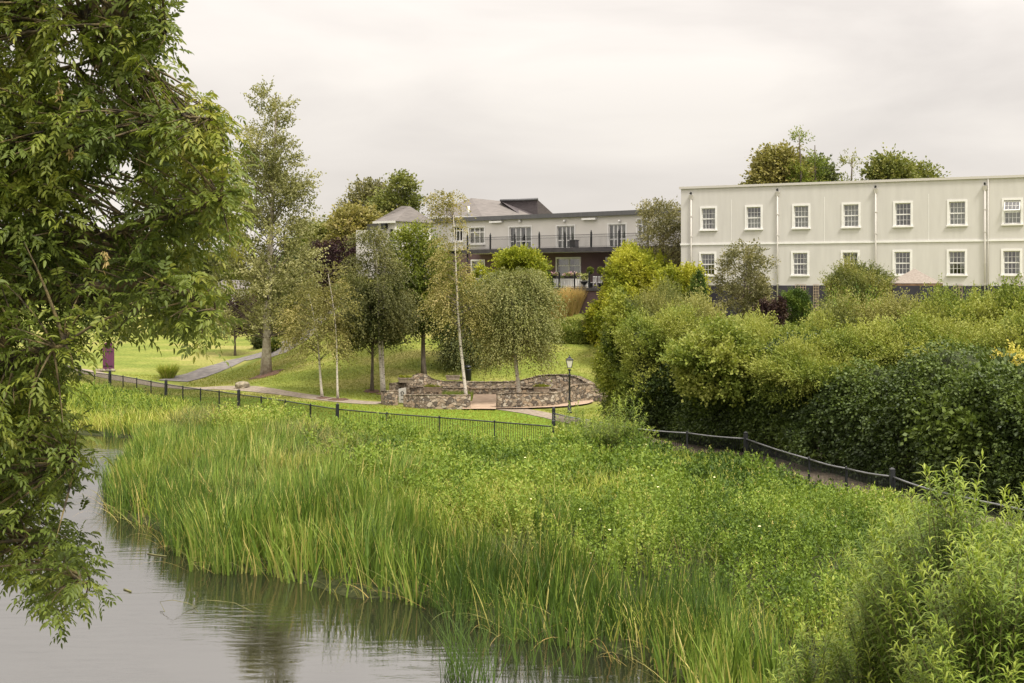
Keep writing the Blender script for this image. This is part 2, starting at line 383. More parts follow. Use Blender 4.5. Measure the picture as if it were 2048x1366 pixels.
# ground sheet
def axis(lo, a, b, hi, fine, n):
    g = np.geomspace(1, 1+max(a-lo, 1), n)-1; h = np.geomspace(1, 1+max(hi-b, 1), n)-1
    return np.unique(np.round(np.concatenate([a-g, np.arange(a, b, fine), b+h]), 4))
ax = axis(-900, -48, 42, 900, 0.5, 26); ay = axis(-120, 8, 150, 2200, 0.5, 30)
GX, GY = np.meshgrid(ax, ay); GZ = terrain(GX, GY)
nx, ny = len(ax), len(ay)
idx = np.arange(nx*ny).reshape(ny, nx)
Q = np.stack([idx[:-1,:-1], idx[:-1,1:], idx[1:,1:], idx[1:,:-1]], -1).reshape(-1, 4)
def ground_mat():
    m, t, out = new_mat('ground_cover'); N = t.nodes; Lk = t.links.new
    p = N.new('ShaderNodeBsdfPrincipled'); p.inputs['Roughness'].default_value = 0.95; p.inputs['Specular IOR Level'].default_value = 0.1
    tcn = N.new('ShaderNodeTexCoord')
    def noi(scale, sc=(1,1,1), det=6):
        mpn = N.new('ShaderNodeMapping'); mpn.inputs['Scale'].default_value = sc; Lk(tcn.outputs['Object'], mpn.inputs[0])
        n = N.new('ShaderNodeTexNoise'); n.inputs['Scale'].default_value = scale; n.inputs['Detail'].default_value = det; Lk(mpn.outputs[0], n.inputs['Vector']); return n
    def ramp(src, cols, pos):
        r = N.new('ShaderNodeValToRGB'); el = r.color_ramp.elements
        el[0].position = pos[0]; el[0].color = rgb(cols[0]); el[1].position = pos[-1]; el[1].color = rgb(cols[-1])
        for q, c in zip(pos[1:-1], cols[1:-1]): e = el.new(q); e.color = rgb(c)
        Lk(src, r.inputs[0]); return r
    big = noi(0.28, (0.6, 1.2, 1)); fine = noi(5, (1, 1, 1), 8)
    lawn = ramp(big.outputs['Fac'], [(0.140,0.175,0.034),(0.190,0.212,0.046),(0.255,0.240,0.078)], [0.38,0.5,0.62])
    fres = ramp(big.outputs['Fac'], [(0.115,0.19,0.022),(0.15,0.22,0.028)], [0.35,0.65])
    at = N.new('ShaderNodeAttribute'); at.attribute_name = 'fresh'
    m1 = N.new('ShaderNodeMixRGB'); Lk(at.outputs['Fac'], m1.inputs[0]); Lk(lawn.outputs[0], m1.inputs[1]); Lk(fres.outputs[0], m1.inputs[2])
    fr = ramp(fine.outputs['Fac'], [(0.66,0.68,0.62),(1.25,1.22,1.2)], [0.3,0.7])
    m2 = N.new('ShaderNodeMixRGB'); m2.blend_type = 'MULTIPLY'; m2.inputs[0].default_value = 1; Lk(m1.outputs[0], m2.inputs[1]); Lk(fr.outputs[0], m2.inputs[2])
    mud = ramp(fine.outputs['Fac'], [(0.022,0.028,0.010),(0.055,0.060,0.024)], [0.35,0.65])
    ab = N.new('ShaderNodeAttribute'); ab.attribute_name = 'lawn'
    m3 = N.new('ShaderNodeMixRGB'); Lk(ab.outputs['Fac'], m3.inputs[0]); Lk(mud.outputs[0], m3.inputs[1]); Lk(m2.outputs[0], m3.inputs[2])
    Lk(m3.outputs[0], p.inputs['Base Color'])
    b = N.new('ShaderNodeBump'); b.inputs['Strength'].default_value = 0.6; b.inputs['Distance'].default_value = 0.08
    Lk(fine.outputs['Fac'], b.inputs['Height']); Lk(b.outputs[0], p.inputs['Normal'])
    Lk(p.outputs[0], out.inputs[0]); return m
ground = np_mesh('ground', np.stack([GX, GY, GZ], -1), Q, ground_mat(), smooth=True)
tag(ground, kind='structure')
FENCE_R = [(2.2,71.3),(5.74,64.3),(10.4,60.1),(14.2,45),(17.5,38),(20,30),(24,-60)]
BANK = [(-60,135)] + FENCE_L + FENCE_R + [(6,-60)] + SHORE[::-1]
def is_bank(X, Y):
    return inside(X, Y, BANK)
PATH_MAIN = [(-62,140),(-46,122),(-37,113),(-27,104),(-19,97),(-11.5,90.3),(-8.6,88.9)]
PATH_R = [(-0.6,85.5),(2.6,80.5),(4.8,74),(7.0,66.8),(10.8,61.8),(12.9,54),(15.2,46.5),(18.6,38.5),(22,28)]
fresh = inside(GX, GY, [(-28,98),(-22.5,94.5),(-11.5,89),(-7,85),(-0.6,84.6),(2.6,79.5),(5,72),(3,64),(-9.4,72)]).astype(np.float32)
lawnv = (~(is_bank(GX, GY) | inside(GX, GY, RIVER) | (inside(GX, GY, HEDGE_AREA) & (seg_dist(GX, GY, HEDGE) < 9) & (GY < 84)) | ((seg_dist(GX, GY, PATH_R) < 2.6) & (GY < 66)))).astype(np.float32)
for nm, arr in (('fresh', fresh), ('lawn', lawnv)):
    a = ground.data.attributes.new(nm, 'FLOAT', 'POINT'); a.data.foreach_set('value', arr.ravel().astype(np.float32))

# water
def water_mat():
    m, t, out = new_mat('river_water'); N = t.nodes; Lk = t.links.new
    p = N.new('ShaderNodeBsdfPrincipled'); p.inputs['Roughness'].default_value = 0.0; p.inputs['IOR'].default_value = 3.0
    p.inputs['Base Color'].default_value = (0.014,0.013,0.010,1); p.inputs['Specular IOR Level'].default_value = 0.6
    tcn = N.new('ShaderNodeTexCoord'); 
    def noi(scale, sc, det):
        mpn = N.new('ShaderNodeMapping'); mpn.inputs['Scale'].default_value = sc; Lk(tcn.outputs['Object'], mpn.inputs[0])
        n = N.new('ShaderNodeTexNoise'); n.inputs['Scale'].default_value = scale; n.inputs['Detail'].default_value = det; n.inputs['Distortion'].default_value = 0.6
        Lk(mpn.outputs[0], n.inputs['Vector']); return n
    a = noi(1.6, (0.5, 1.6, 1), 5); b = noi(0.22, (1, 1, 1), 2)
    r = N.new('ShaderNodeValToRGB'); r.color_ramp.elements[0].position = 0.38; r.color_ramp.elements[1].position = 0.68
    Lk(b.outputs['Fac'], r.inputs[0])
    ml = N.new('ShaderNodeMath'); ml.operation = 'MULTIPLY'; Lk(r.outputs[0], ml.inputs[0]); ml.inputs[1].default_value = 0.22
    ad = N.new('ShaderNodeMath'); ad.operation = 'ADD'; Lk(ml.outputs[0], ad.inputs[0]); ad.inputs[1].default_value = 0.04
    bp = N.new('ShaderNodeBump'); bp.inputs['Distance'].default_value = 0.08
    Lk(ad.outputs[0], bp.inputs['Strength']); Lk(a.outputs['Fac'], bp.inputs['Height']); Lk(bp.outputs[0], p.inputs['Normal'])
    Lk(p.outputs[0], out.inputs[0]); return m
w = MB(); w.add([(-140,-70,0),(30,-70,0),(30,140,0),(-140,140,0)], [(0,1,2,3)])
# keep the sheet inside the channel: only where ground dips below zero does it show
water = w.build('water', water_mat()); tag(water, kind='structure')

def ribbon(name, pts, width, m, dz=0.03, n=4, step=0.6):
    P = [Vector((p[0], p[1], 0)) for p in pts]
    # Catmull-Rom resample
    out = []
    for i in range(len(P)-1):
        p0, p1, p2, p3 = P[max(i-1,0)], P[i], P[i+1], P[min(i+2,len(P)-1)]
        k = max(2, int((p2-p1).length/step))
        for j in range(k):
            t = j/k
            out.append(0.5*((2*p1)+(p2-p0)*t+(2*p0-5*p1+4*p2-p3)*t*t+(3*p1-p0-3*p2+p3)*t**3))
    out.append(P[-1]); V = []; Qf = []
    for i, p in enumerate(out):
        d = (out[min(i+1,len(out)-1)]-out[max(i-1,0)]).normalized(); s = Vector((d.y, -d.x, 0))
        wv = width*(1+0.05*math.sin(i*0.7)+0.03*math.sin(i*1.9))
        for j in range(n+1):
            q = p + s*wv*(j/n-0.5); V.append((q.x, q.y, tz(q.x, q.y)+dz))
    for i in range(len(out)-1):
        for j in range(n):
            a = i*(n+1)+j; Qf.append((a, a+1, a+n+2, a+n+1))
    o = np_mesh(name, V, Qf, m, smooth=True); tag(o, kind='structure'); return o
ribbon('path', PATH_MAIN, 1.5, M['gravel'])
ribbon('riverside_path', PATH_R[:4], 1.7, M['gravel'])
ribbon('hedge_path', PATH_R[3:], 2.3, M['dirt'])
g0, g1, g2 = G(400, 750), G(500, 714), G(588, 687)
hp = [G(q, w) for q, w in ((345,763),(400,749),(450,732),(500,714),(545,700),(590,686))]
ribbon('hill_path', [(p.x,p.y) for p in hp]+[(hp[-1].x+4,hp[-1].y+10)], 2.6, M['tarmac'], dz=0.045)

# ================================================================== BUILDINGS
def facade(ax_, ay_, bx, by):
    ux, uy = bx-ax_, by-ay_; Lf = math.hypot(ux, uy); ux /= Lf; uy /= Lf
    ang = math.atan2(uy, ux)
    def fr(s, d, z): return (ax_+ux*s-uy*d, ay_+uy*s+ux*d, z)       # d positive = into the building
    def s_at(px, off=0.0):
        a0x, a0y = ax_-uy*off, ay_+ux*off; r = (px-1024)/F
        return (r*a0y-a0x)/(ux-r*uy)
    def z_at(px, py, off=0.0):
        s = s_at(px, off); y = fr(s, off, 0)[1]; return ZC-(py-HOR)*y/F
    return fr, s_at, z_at, ang, Lf
def wall_holes(mb, fr, s0, s1, z0, z1, holes, d=0.0, depth=0.22, mi=0):
    """a wall face with real openings and their reveals"""
    S = sorted({s0, s1, *[h[0] for h in holes], *[h[1] for h in holes]}); Z = sorted({z0, z1, *[h[2] for h in holes], *[h[3] for h in holes]})
    S = [s for s in S if s0 <= s <= s1]; Z = [z for z in Z if z0 <= z <= z1]
    for i in range(len(S)-1):
        for j in range(len(Z)-1):
            cs, cz = (S[i]+S[i+1])/2, (Z[j]+Z[j+1])/2
            if any(h[0] < cs < h[1] and h[2] < cz < h[3] for h in holes): continue
            mb.add([fr(S[i],d,Z[j]), fr(S[i+1],d,Z[j]), fr(S[i+1],d,Z[j+1]), fr(S[i],d,Z[j+1])], [(0,1,2,3)], mi)
    for (a, b, c, e) in holes:
        mb.add([fr(a,d,c),fr(b,d,c),fr(b,d+depth,c),fr(a,d+depth,c)], [(0,1,2,3)], mi)
        mb.add([fr(a,d,e),fr(a,d+depth,e),fr(b,d+depth,e),fr(b,d,e)], [(0,1,2,3)], mi)
        mb.add([fr(a,d,c),fr(a,d+depth,c),fr(a,d+depth,e),fr(a,d,e)], [(0,1,2,3)], mi)
        mb.add([fr(b,d,c),fr(b,d,e),fr(b,d+depth,e),fr(b,d+depth,c)], [(0,1,2,3)], mi)
loc = lambda s, d, z: (s, d, z)

# ---------------- right hotel wing
RA, RB = (12.64,101.0), (33.9,89.4)
fr, s_at, z_at, rang, RL = facade(*RA, *RB)
RLEN = RL + 9
wing = empty('hotel_wing', (RA[0], RA[1], 7.0), rang, 'long flat-roofed beige two-storey wing with white sash windows and navy plinth', 'building')
WW, WH = 1.06, 1.56
up_px = [222.5, 484.5, 759, 1047.5, 1348, 1662, 1981]; lo_px = [218, 753, 1042.5, 1344.5, 1660, 1977]
ups = [s_at(1340+p/2.893) for p in up_px]; los = [s_at(1340+p/2.893) for p in lo_px]
ups.append(ups[-1]+3.9); los.append(los[-1]+3.9); ups.append(ups[-1]+3.9); los.append(los[-1]+3.9)
ZU, ZL = 12.95, 9.58
holes = [(s-WW/2, s+WW/2, ZU, ZU+WH) for s in ups] + [(s-WW/2, s+WW/2, ZL, ZL+WH) for s in los]
ZTOP, ZPL, ZSTR = 16.0, 8.81, 11.85
mb = MB(); wall_holes(mb, fr, 0, RLEN, ZPL, ZTOP, holes)
mb.add([fr(0,0,ZPL),fr(0,0,ZTOP),fr(0,12,ZTOP),fr(0,12,ZPL)], [(0,1,2,3)])
mb.add([fr(0,12,ZPL),fr(0,12,ZTOP),fr(RLEN,12,ZTOP),fr(RLEN,12,ZPL)], [(0,1,2,3)])
mb.add([fr(RLEN,0,ZPL),fr(RLEN,12,ZPL),fr(RLEN,12,ZTOP),fr(RLEN,0,ZTOP)], [(0,1,2,3)])
mb.build('wall', M['render_grey'], wing)
MB().add([fr(0,0,ZTOP-.1),fr(RLEN,0,ZTOP-.1),fr(RLEN,12,ZTOP-.1),fr(0,12,ZTOP-.1)], [(0,1,2,3)]).build('flat_roof', M['fascia'], wing)
mb = MB(); mb.box(-0.04, RLEN, -0.03, 12, 3.5, ZPL, fr); mb.build('plinth', M['plinth'], wing)
mb = MB(); mb.box(-0.12, RLEN+.1, -0.10, 0.3, ZTOP+.002, ZTOP+0.17, fr); mb.box(-0.12, 0.25, 0.3, 12.1, ZTOP+.002, ZTOP+.17, fr); mb.build('coping', M['pipe'], wing)
mb = MB(); mb.box(-0.05, RLEN, -0.055, -0.001, ZSTR-0.06, ZSTR+0.07, fr); mb.build('string_course', M['white'], wing)
mb = MB(); mb.box(0.05, RLEN-.1, 1.6, 1.65, 8.9, 15.8, fr); mb.box(0.05, RLEN-.1, .5, 1.6, 12.1, 12.2, fr)
mb.build('interior', M['interior'], wing)
# one sash window, then copies
def make_sash(parent, open_top=False, curt=1):
    W, H = WW, WH
    s = MB(); t = 0.14                                        # moulded surround, 35 mm proud of the wall
    s.box(-W/2-t, -W/2, -.035, .03, -.02, H+t, loc); s.box(W/2, W/2+t, -.035, .03, -.02, H+t, loc)
    s.box(-W/2, W/2, -.035, .03, H, H+t, loc); 
    w = s.build('window', M['white'], parent, False)
    s = MB(); s.box(-W/2-t-.03, W/2+t+.03, -.12, .03, -.12, -.021, loc); s.build('sill', M['white'], w, False)
    f = MB(); b = 0.055; d0, d1 = .10, .15
    f.box(-W/2, -W/2+b, d0, d1, 0, H, loc); f.box(W/2-b, W/2, d0, d1, 0, H, loc); f.box(-W/2+b, W/2-b, d0, d1, 0, b, loc)
    f.box(-W/2+b, W/2-b, d0, d1, H-b, H, loc); f.box(-W/2+b, W/2-b, d0-.02, d1, H*.5-.04, H*.5+.04, loc)
    def bars(mb, z0, z1, f_=loc):
        for k in (1, 2, 3): x = -W/2+b+(W-2*b)*k/4; mb.box(x-.011, x+.011, .112, .132, z0, z1, f_)
        zm = (z0+z1)/2; mb.box(-W/2+b, W/2-b, .110, .134, zm-.011, zm+.011, f_)
    bars(f, b, H*.5-.04)
    if not open_top: bars(f, H*.5+.04, H-b)
    f.build('frame', M['white'], w, False)
    if open_top:
        ca, sa = math.cos(R(24)), math.sin(R(24))
        def tilt(x, y, z):
            zz = z-(H-b); yy = y-.12; return (x, .06+yy*ca+zz*sa, H-b+zz*ca-yy*sa)
        o = MB(); z0, z1 = H*.5+.04, H-b
        o.box(-W/2+.02, W/2-.02, .09, .15, z0-.02, z0+.05, tilt); o.box(-W/2+.02, W/2-.02, .09, .15, z1-.05, z1, tilt)
        o.box(-W/2+.02, -W/2+.08, .09, .15, z0+.05, z1-.05, tilt); o.box(W/2-.08, W/2-.02, .09, .15, z0+.05, z1-.05, tilt)
        bars(o, z0+.05, z1-.05, tilt); ob = o.build('open_sash', M['white'], w, False)
        tag(ob, 'top sash tilted open')
        p = MB(); p.add([tilt(-W/2+.05,.12,z0), tilt(W/2-.05,.12,z0), tilt(W/2-.05,.12,z1), tilt(-W/2+.05,.12,z1)], [(0,1,2,3)])
        p.add([loc(-W/2+b,.125,b), loc(W/2-b,.125,b), loc(W/2-b,.125,H*.5-.04), loc(-W/2+b,.125,H*.5-.04)], [(0,1,2,3)])
    else:
        p = MB(); p.add([(-W/2+b,.122,b),(W/2-b,.122,b),(W/2-b,.122,H-b),(-W/2+b,.122,H-b)], [(0,1,2,3)])
    p.build('pane', M['glass'], w, False)
    c = MB(); n = 44; x0, x1 = -W/2-.1, W/2+.1
    zt = H+.05 if curt != 2 else H*.62
    vs = []; 
    for i in range(n+1):
        x = x0+(x1-x0)*i/n; y = .34+.035*math.sin(i*1.15)+.012*math.sin(i*2.9)
        vs += [(x, y, -.05), (x, y, zt)]
    keep = [i for i in range(n) if curt in (1, 2) or (curt == 3 and not (n*.30 < i < n*.66)) or (curt == 4 and not (n*.16 < i < n*.84))]
    c.add(vs, [(2*i, 2*i+2, 2*i+3, 2*i+1) for i in keep], smooth=True); c.build('curtain', M['curtain'], w, False)
    return w
protos = {}
def put_sash(s, z, kind, open_top=False):
    key = (kind, open_top)
    if key not in protos: protos[key] = w = make_sash(wing, open_top, kind)
    else: w = copy_tree(protos[key], wing)
    w.location = (s, 0, z-7.0)
for i, s in enumerate(ups): put_sash(s, ZU, [3,2,1,1,4,1,2,3,1][i], i == 6)
for i, s in enumerate(los): put_sash(s, ZL, [4,3,1,4,3,3,1,3][i])
# downpipes, joints
for px, top in ((122,415),(622,395),(1190,378),(1822,362)):
    q = 1340+px/2.893; s = s_at(q, -.1); zt = z_at(q, 250+top/2.893, -.1)
    m_ = MB(); m_.tube([fr(s,-.1,7.2), fr(s,-.1,zt-.2)], .055, 8)
    for zc in (8.9, 10.3, 12.4, 13.9): m_.box(s-.075, s+.075, -.16, -.002, zc, zc+.05, fr)
    dp = m_.build('downpipe', M['pipe'], wing)
    h = MB(); h.add([fr(s-.16,-.2,zt+.12), fr(s+.16,-.2,zt+.12), fr(s+.16,-.002,zt+.12), fr(s-.16,-.002,zt+.12), fr(s-.08,-.15,zt-.2), fr(s+.08,-.15,zt-.2), fr(s+.08,-.002,zt-.2), fr(s-.08,-.002,zt-.2)],
        [(0,1,2,3),(4,7,6,5),(0,4,5,1),(1,5,6,2),(2,6,7,3),(3,7,4,0)]); h.build('hopper_head', M['pipe'], dp)
    f = MB(); f.tube([fr(s,-.06,zt+.22), fr(s,-.16,zt+.28), fr(s+.02,-.3,zt+.22)], [.05,.075,.07], 8); f.box(s-.03, s+.03, -.06, -.002, zt+.17, zt+.23, fr)
    f.build('floodlight', M['blackmetal'], wing)
s = s_at(1340+1841/2.893, -.06); MB().tube([fr(s,-.06,7.2), fr(s,-.06,ZTOP)], .03, 6).build('downpipe', M['pipe'], wing)
for px in (355, 893, 1497):
    s = s_at(1340+px/2.893); MB().box(s-.018, s+.018, -.012, -.001, ZSTR+.08, 15.1, fr).build('expansion_joint', M['white'], wing)
# lattice panels on the plinth
for px0, px1, top in ((455,510,935),(725,785,925),(1640,1690,930),(1950,2030,930),(830,860,950)):
    a, b = s_at(1340+px0/2.893, -.1), s_at(1340+px1/2.893, -.1); t_ = MB(); zt = 8.9
    n = max(3, round((b-a)/.2))
    for i in range(n+1): x = a+(b-a)*i/n; t_.box(x-.014, x+.014, -.10, -.08, 7.0, zt, fr)
    for i in range(10): z = 7.05+i*.2; t_.box(a-.02, b+.02, -.082, -.062, z, z+.028, fr)
    o = t_.build('trellis', M['trellis']); 
    tag(o, {455:'wooden lattice trellis on the navy plinth behind the small round tree', 725:'wooden lattice trellis on the plinth behind the dark conifer', 1640:'wooden lattice trellis on the plinth right of the gazebo',
            1950:'wide lattice trellis on the plinth at the right edge of the photo', 830:'narrow lattice trellis on the plinth beside the loose olive bush'}[px0], 'trellis', 'trellises along the plinth')

# ---------------- middle building with balcony
MA, MBp = (-6.93,130.0), (13.97,111.6)
mf, ms, mz, mang, ML = facade(*MA, *MBp)
LEN = ML+7; S0 = -3.4
mid = empty('balcony_building', (MA[0], MA[1], 8.5), mang, 'pale two-storey building with a dark grey fascia, balcony railing and plum ground floor', 'building')
ZF, ZB, ZG = 14.75, 11.98, 8.55     # fascia underside, balcony floor, terrace floor
X2 = lambda p: 680+p/2.926
Y2 = lambda p: 340+p/2.926
def opening(a, b, top, bot, zlo=None):
    sa, sb = ms(X2(a)), ms(X2(b)); zt = mz(X2((a+b)/2), Y2(top)); zb = zlo if zlo is not None else mz(X2((a+b)/2), Y2(bot))
    return (sa, sb, zb, zt)
upW = [opening(757, 843, 337, 432), opening(992, 1118, 334, 0, ZB+.03), opening(1270, 1372, 328, 0, ZB+.03), opening(1572, 1672, 318, 0, ZB+.03), (ms(1275), ms(1300), ZB+.9, ZB+2.35), (ms(905), ms(925), ZB+.9, ZB+2.3)]
loW = [opening(772, 843, 532, 0, ZG+.05), (ms(X2(1270)), ms(X2(1404)), ZG+.05, ZG+2.55), (ms(X2(1562)), ms(X2(1640)), ZG+.05, ZG+2.5)]
mb = MB(); wall_holes(mb, mf, S0, LEN, ZB, ZF, upW)
mb.add([mf(S0,0,ZB),mf(S0,0,ZF),mf(S0,14,ZF),mf(S0,14,ZB)], [(0,1,2,3)]); mb.build('upper_wall', M['render_pale'], mid)
mb = MB(); wall_holes(mb, mf, S0, LEN, 6.5, ZB-.32, loW); mb.build('ground_floor_wall', M['render_plum'], mid)
mb = MB(); mb.box(S0-.2, LEN, -.32, 14, ZF+.002, ZF+.38, mf); mb.build('fascia', M['fascia'], mid)
mb = MB(); mb.box(S0+.1, LEN-.1, 1.8, 1.85, 8, 14.6, mf); mb.box(S0+.1, LEN-.1, .3, 1.8, 11.7, 11.9, mf); mb.build('interior', M['interior'], mid)
def glazed(o, parent, name, cols, rows, surround=True):
    a, b, c, d = o; W = b-a; H = d-c
    f = MB(); t = .13
    if surround:
        f.box(a-t, a, -.04, .02, c, d+t, mf); f.box(b, b+t, -.04, .02, c, d+t, mf); f.box(a, b, -.04, .02, d, d+t, mf)
    f.box(a, a+.07, .08, .15, c, d, mf); f.box(b-.07, b, .08, .15, c, d, mf); f.box(a+.07, b-.07, .08, .15, d-.07, d, mf); f.box(a+.07, b-.07, .08, .15, c, c+.09, mf)
    for x in cols: s_ = a+W*x; f.box(s_-.05, s_+.05, .085, .145, c+.09, d-.07, mf)
    for z in rows: z_ = c+H*z; f.box(a+.07, b-.07, .09, .14, z_-.045, z_+.045, mf)
    w = f.build(name, M['white'], parent)
    MB().add([mf(a+.05,.12,c+.05), mf(b-.05,.12,c+.05), mf(b-.05,.12,d-.05), mf(a+.05,.12,d-.05)], [(0,1,2,3)]).build('pane', M['glass'], w)
    n = 40; vs = []
    for i in range(n+1):
        x = a+W*i/n; y = .5+.04*math.sin(i*1.3); vs += [mf(x,y,c), mf(x,y,d)]
    MB().add(vs, [(2*i,2*i+2,2*i+3,2*i+1) for i in range(n) if not n*.42 < i < n*.58], smooth=True).build('curtain', M['curtain'], w)
    return w
for i, o in enumerate(upW):
    if i in (0, 4, 5):
        w_ = glazed(o, mid, 'window', [.33, .67], [.72]); MB().box(o[0]-.18, o[1]+.18, -.14, .02, o[2]-.12, o[2]-.002, mf).build('sill', M['white'], w_)
    else: glazed(o, mid, 'balcony_door', [.27, .5, .73], [.36])
glazed(loW[0], mid, 'glazed_door', [.5], [.62, .3]); glazed(loW[1], mid, 'window', [.5], [.75]); glazed(loW[2], mid, 'glazed_door', [.5], [.4])
for px0, px1, yy in ((885,955,306),(1425,1505,289)):
    a, b = ms(X2(px0)), ms(X2(px1)); z = mz(X2(px0), Y2(yy)); MB().box(a, b, -.3, -.002, z-.07, z+.09, mf).build('awning_box', M['white'], mid)
for px0 in (1058, 1318, 1640):
    s_ = ms(X2(px0)); z = mz(X2(px0), Y2(300)); m_ = MB(); m_.lathe(mf(s_, -.14, z), [(.02,-.1),(.13,-.05),(.11,.08),(.02,.12)], 10); m_.box(s_-.02, s_+.02, -.1, -.002, z, z+.04, mf); m_.build('wall_lamp', M['white'], mid)
# balcony slab and railing
BD = -2.3
sb0, sb1 = ms(925, BD), LEN
mb = MB(); mb.box(sb0, sb1, BD, -.002, ZB-.32, ZB, mf); mb.box(sb0-.03, sb1, BD-.05, BD-.002, ZB-.36, ZB+.03, mf); bal = mb.build('balcony', M['darkslab'], mid)
MB().box(sb0+.05, sb1, BD+.12, -.1, ZB-.37, ZB-.322, mf).build('soffit', M['white'], bal)
def rail_mesh(f_, s0, s1, d, z, h, posts, scroll=True):
    m_ = MB(); n = int((s1-s0)/(.125 if scroll else .15)); bw = .009 if scroll else .006
    m_.box(s0, s1, d-.02, d+.02, z+h-.04, z+h, f_); m_.box(s0, s1, d-.015, d+.015, z+.08, z+.11, f_)
    if scroll: m_.box(s0, s1, d-.012, d+.012, z+h-.24, z+h-.215, f_)
    for i in range(n+1):
        x = s0+(s1-s0)*i/n; top = z+h-.04 if not scroll else z+h-.24
        m_.box(x-bw, x+bw, d-bw, d+bw, z+.11, top, f_)
        if scroll and i < n:
            x2 = x+(s1-s0)/n/2; 
            m_.tube([f_(x2+.05*math.cos(k*PI/3), d, z+h-.13+.06*math.sin(k*PI/3)) for k in range(7)], .007, 3, cap=False)
    return m_
rl = rail_mesh(mf, sb0, sb1, BD+.06, ZB, 1.12, None).build('railing', M['blackmetal'], mid)
for px in (935, 980.7, 1029.5, 1078.5, 1130, 1182.4, 1238, 1296):
    s_ = ms(px, BD+.06); m_ = MB(); m_.box(s_-.06, s_+.06, BD, BD+.12, ZB+.005, ZB+1.3, mf); m_.lathe(mf(s_, BD+.06, ZB+1.3), [(.05,0),(.075,.03),(.03,.09),(.055,.13),(.01,.2)], 8); m_.build('post', M['blackmetal'], rl)
for px in (935, 1078, 1238):
    s_ = ms(px, BD+.3); MB().tube([mf(s_, BD+.3, ZG), mf(s_, BD+.3, ZB-.33)], .07, 8).build('column', M['blackmetal'], mid)
# box on the balcony
s_ = ms(X2(1373), -1.6); mb = MB(); mb.box(s_-.3, s_+.3, -1.9, -1.4, ZB+.06, ZB+.62, mf); mb.box(s_-.33, s_+.33, -1.93, -1.37, ZB+.62, ZB+.7, mf)
for a, b in ((-.28,-1.88),(.2,-1.88),(-.28,-1.5),(.2,-1.5)): mb.box(s_+a, s_+a+.08, b, b+.08, ZB+.001, ZB+.06, mf)
tag(mb.build('storage_box', M['darkslab']), 'small dark box standing on the balcony by the right-hand doors', 'box')

# terrace with railing
TD = -6.5; st0, st1 = ms(1078, TD), ms(1262, TD)
terr = empty('terrace', mf(st0, TD, 7.6), mang, 'raised paved terrace with thin black railing in front of the plum ground floor', 'terrace')
mb = MB(); mb.box(st0-2, st1, TD, -.05, 6.4, ZG-.012, mf); mb.build('retaining_wall', M['render_plum'], terr)
mb = MB(); mb.box(st0-2.1, st1+.1, TD-.1, -.05, ZG-.01, ZG+.0, mf); mb.box(st0-2.1, st1+.1, TD-.12, TD-.003, ZG-.22, ZG-.011, mf); mb.build('paving', M['darkslab'], terr)
trl = rail_mesh(mf, st0-1.9, st1, TD+.08, ZG, 1.0, None, False).build('railing', M['blackmetal'], terr)
for px in (1094, 1118.5, 1149, 1178.3, 1211, 1245):
    s_ = ms(px, TD+.08); m_ = MB(); m_.box(s_-.045, s_+.045, TD+.03, TD+.13, ZG+.002, ZG+1.22, mf); m_.lathe(mf(s_, TD+.08, ZG+1.22), [(.04,0),(.06,.04),(.01,.1)], 8); m_.build('post', M['blackmetal'], trl)
# three cloth-covered tables, chairs
for i, (px, w_) in enumerate(((1112, 1.5),(1134, 1.7),(1158, 1.6))):
    s_ = ms(px, TD+1.2); t_ = empty('banquet_table', mf(s_, TD+1.2, ZG), mang, ['left table under a white floor-length cloth on the terrace', 'middle table of three under a white cloth on the terrace', 'right table of three under a white cloth, beside the dark urn'][i], 'table', 'cloth-covered tables on the terrace')
    c = MB(); n = 72; vs = []; 
    for k in range(n):
        a = 2*PI*k/n; r_ = 1/max(abs(math.cos(a)), abs(math.sin(a))); q = .05*math.sin(k*1.9)
        x = s_+w_/2*r_*math.cos(a); y = TD+1.2+.42*r_*math.sin(a)
        vs += [mf(x+q*math.cos(a), y+q*math.sin(a), ZG+.02), mf(x, y, ZG+.76)]
    c.add(vs, [(2*k, 2*((k+1) % n), 2*((k+1) % n)+1, 2*k+1) for k in range(n)]+[tuple(2*k+1 for k in range(n))], smooth=False); c.build('tablecloth', M['cloth'], t_)
    lg = MB()
    for a in (-.4, .4):
        for b in (-.3, .3): lg.tube([mf(s_+a*w_, TD+1.2+b, ZG), mf(s_+a*w_, TD+1.2+b, ZG+.7)], .025, 6)
    lg.build('leg_frame', M['blackmetal'], t_)
def white_chair(px, off, label):
    s_ = ms(px, off); c = empty('terrace_chair', mf(s_, off, ZG), mang, label, 'chair', 'white chairs on the terrace')
    MB().box(s_-.22, s_+.22, off-.22, off+.22, ZG+.42, ZG+.47, mf).build('seat', M['white'], c)
    b = MB(); b.box(s_-.21, s_+.21, off+.2, off+.24, ZG+.88, ZG+.96, mf)
    for k in range(5): b.box(s_-.2+k*.095, s_-.18+k*.095, off+.205, off+.235, ZG+.47, ZG+.88, mf)
    b.build('backrest', M['white'], c)
    for a in (-.19, .19):
        for d in (-.19, .19): MB().tube([mf(s_+a, off+d, ZG), mf(s_+a*.95, off+d*.95, ZG+.42)], .018, 6).build('leg', M['white'], c)
white_chair(1197, TD+1.3, 'white slatted chair at the right end of the terrace')
white_chair(1187, TD+2.4, 'white slatted chair set back behind the clipped ball trees')

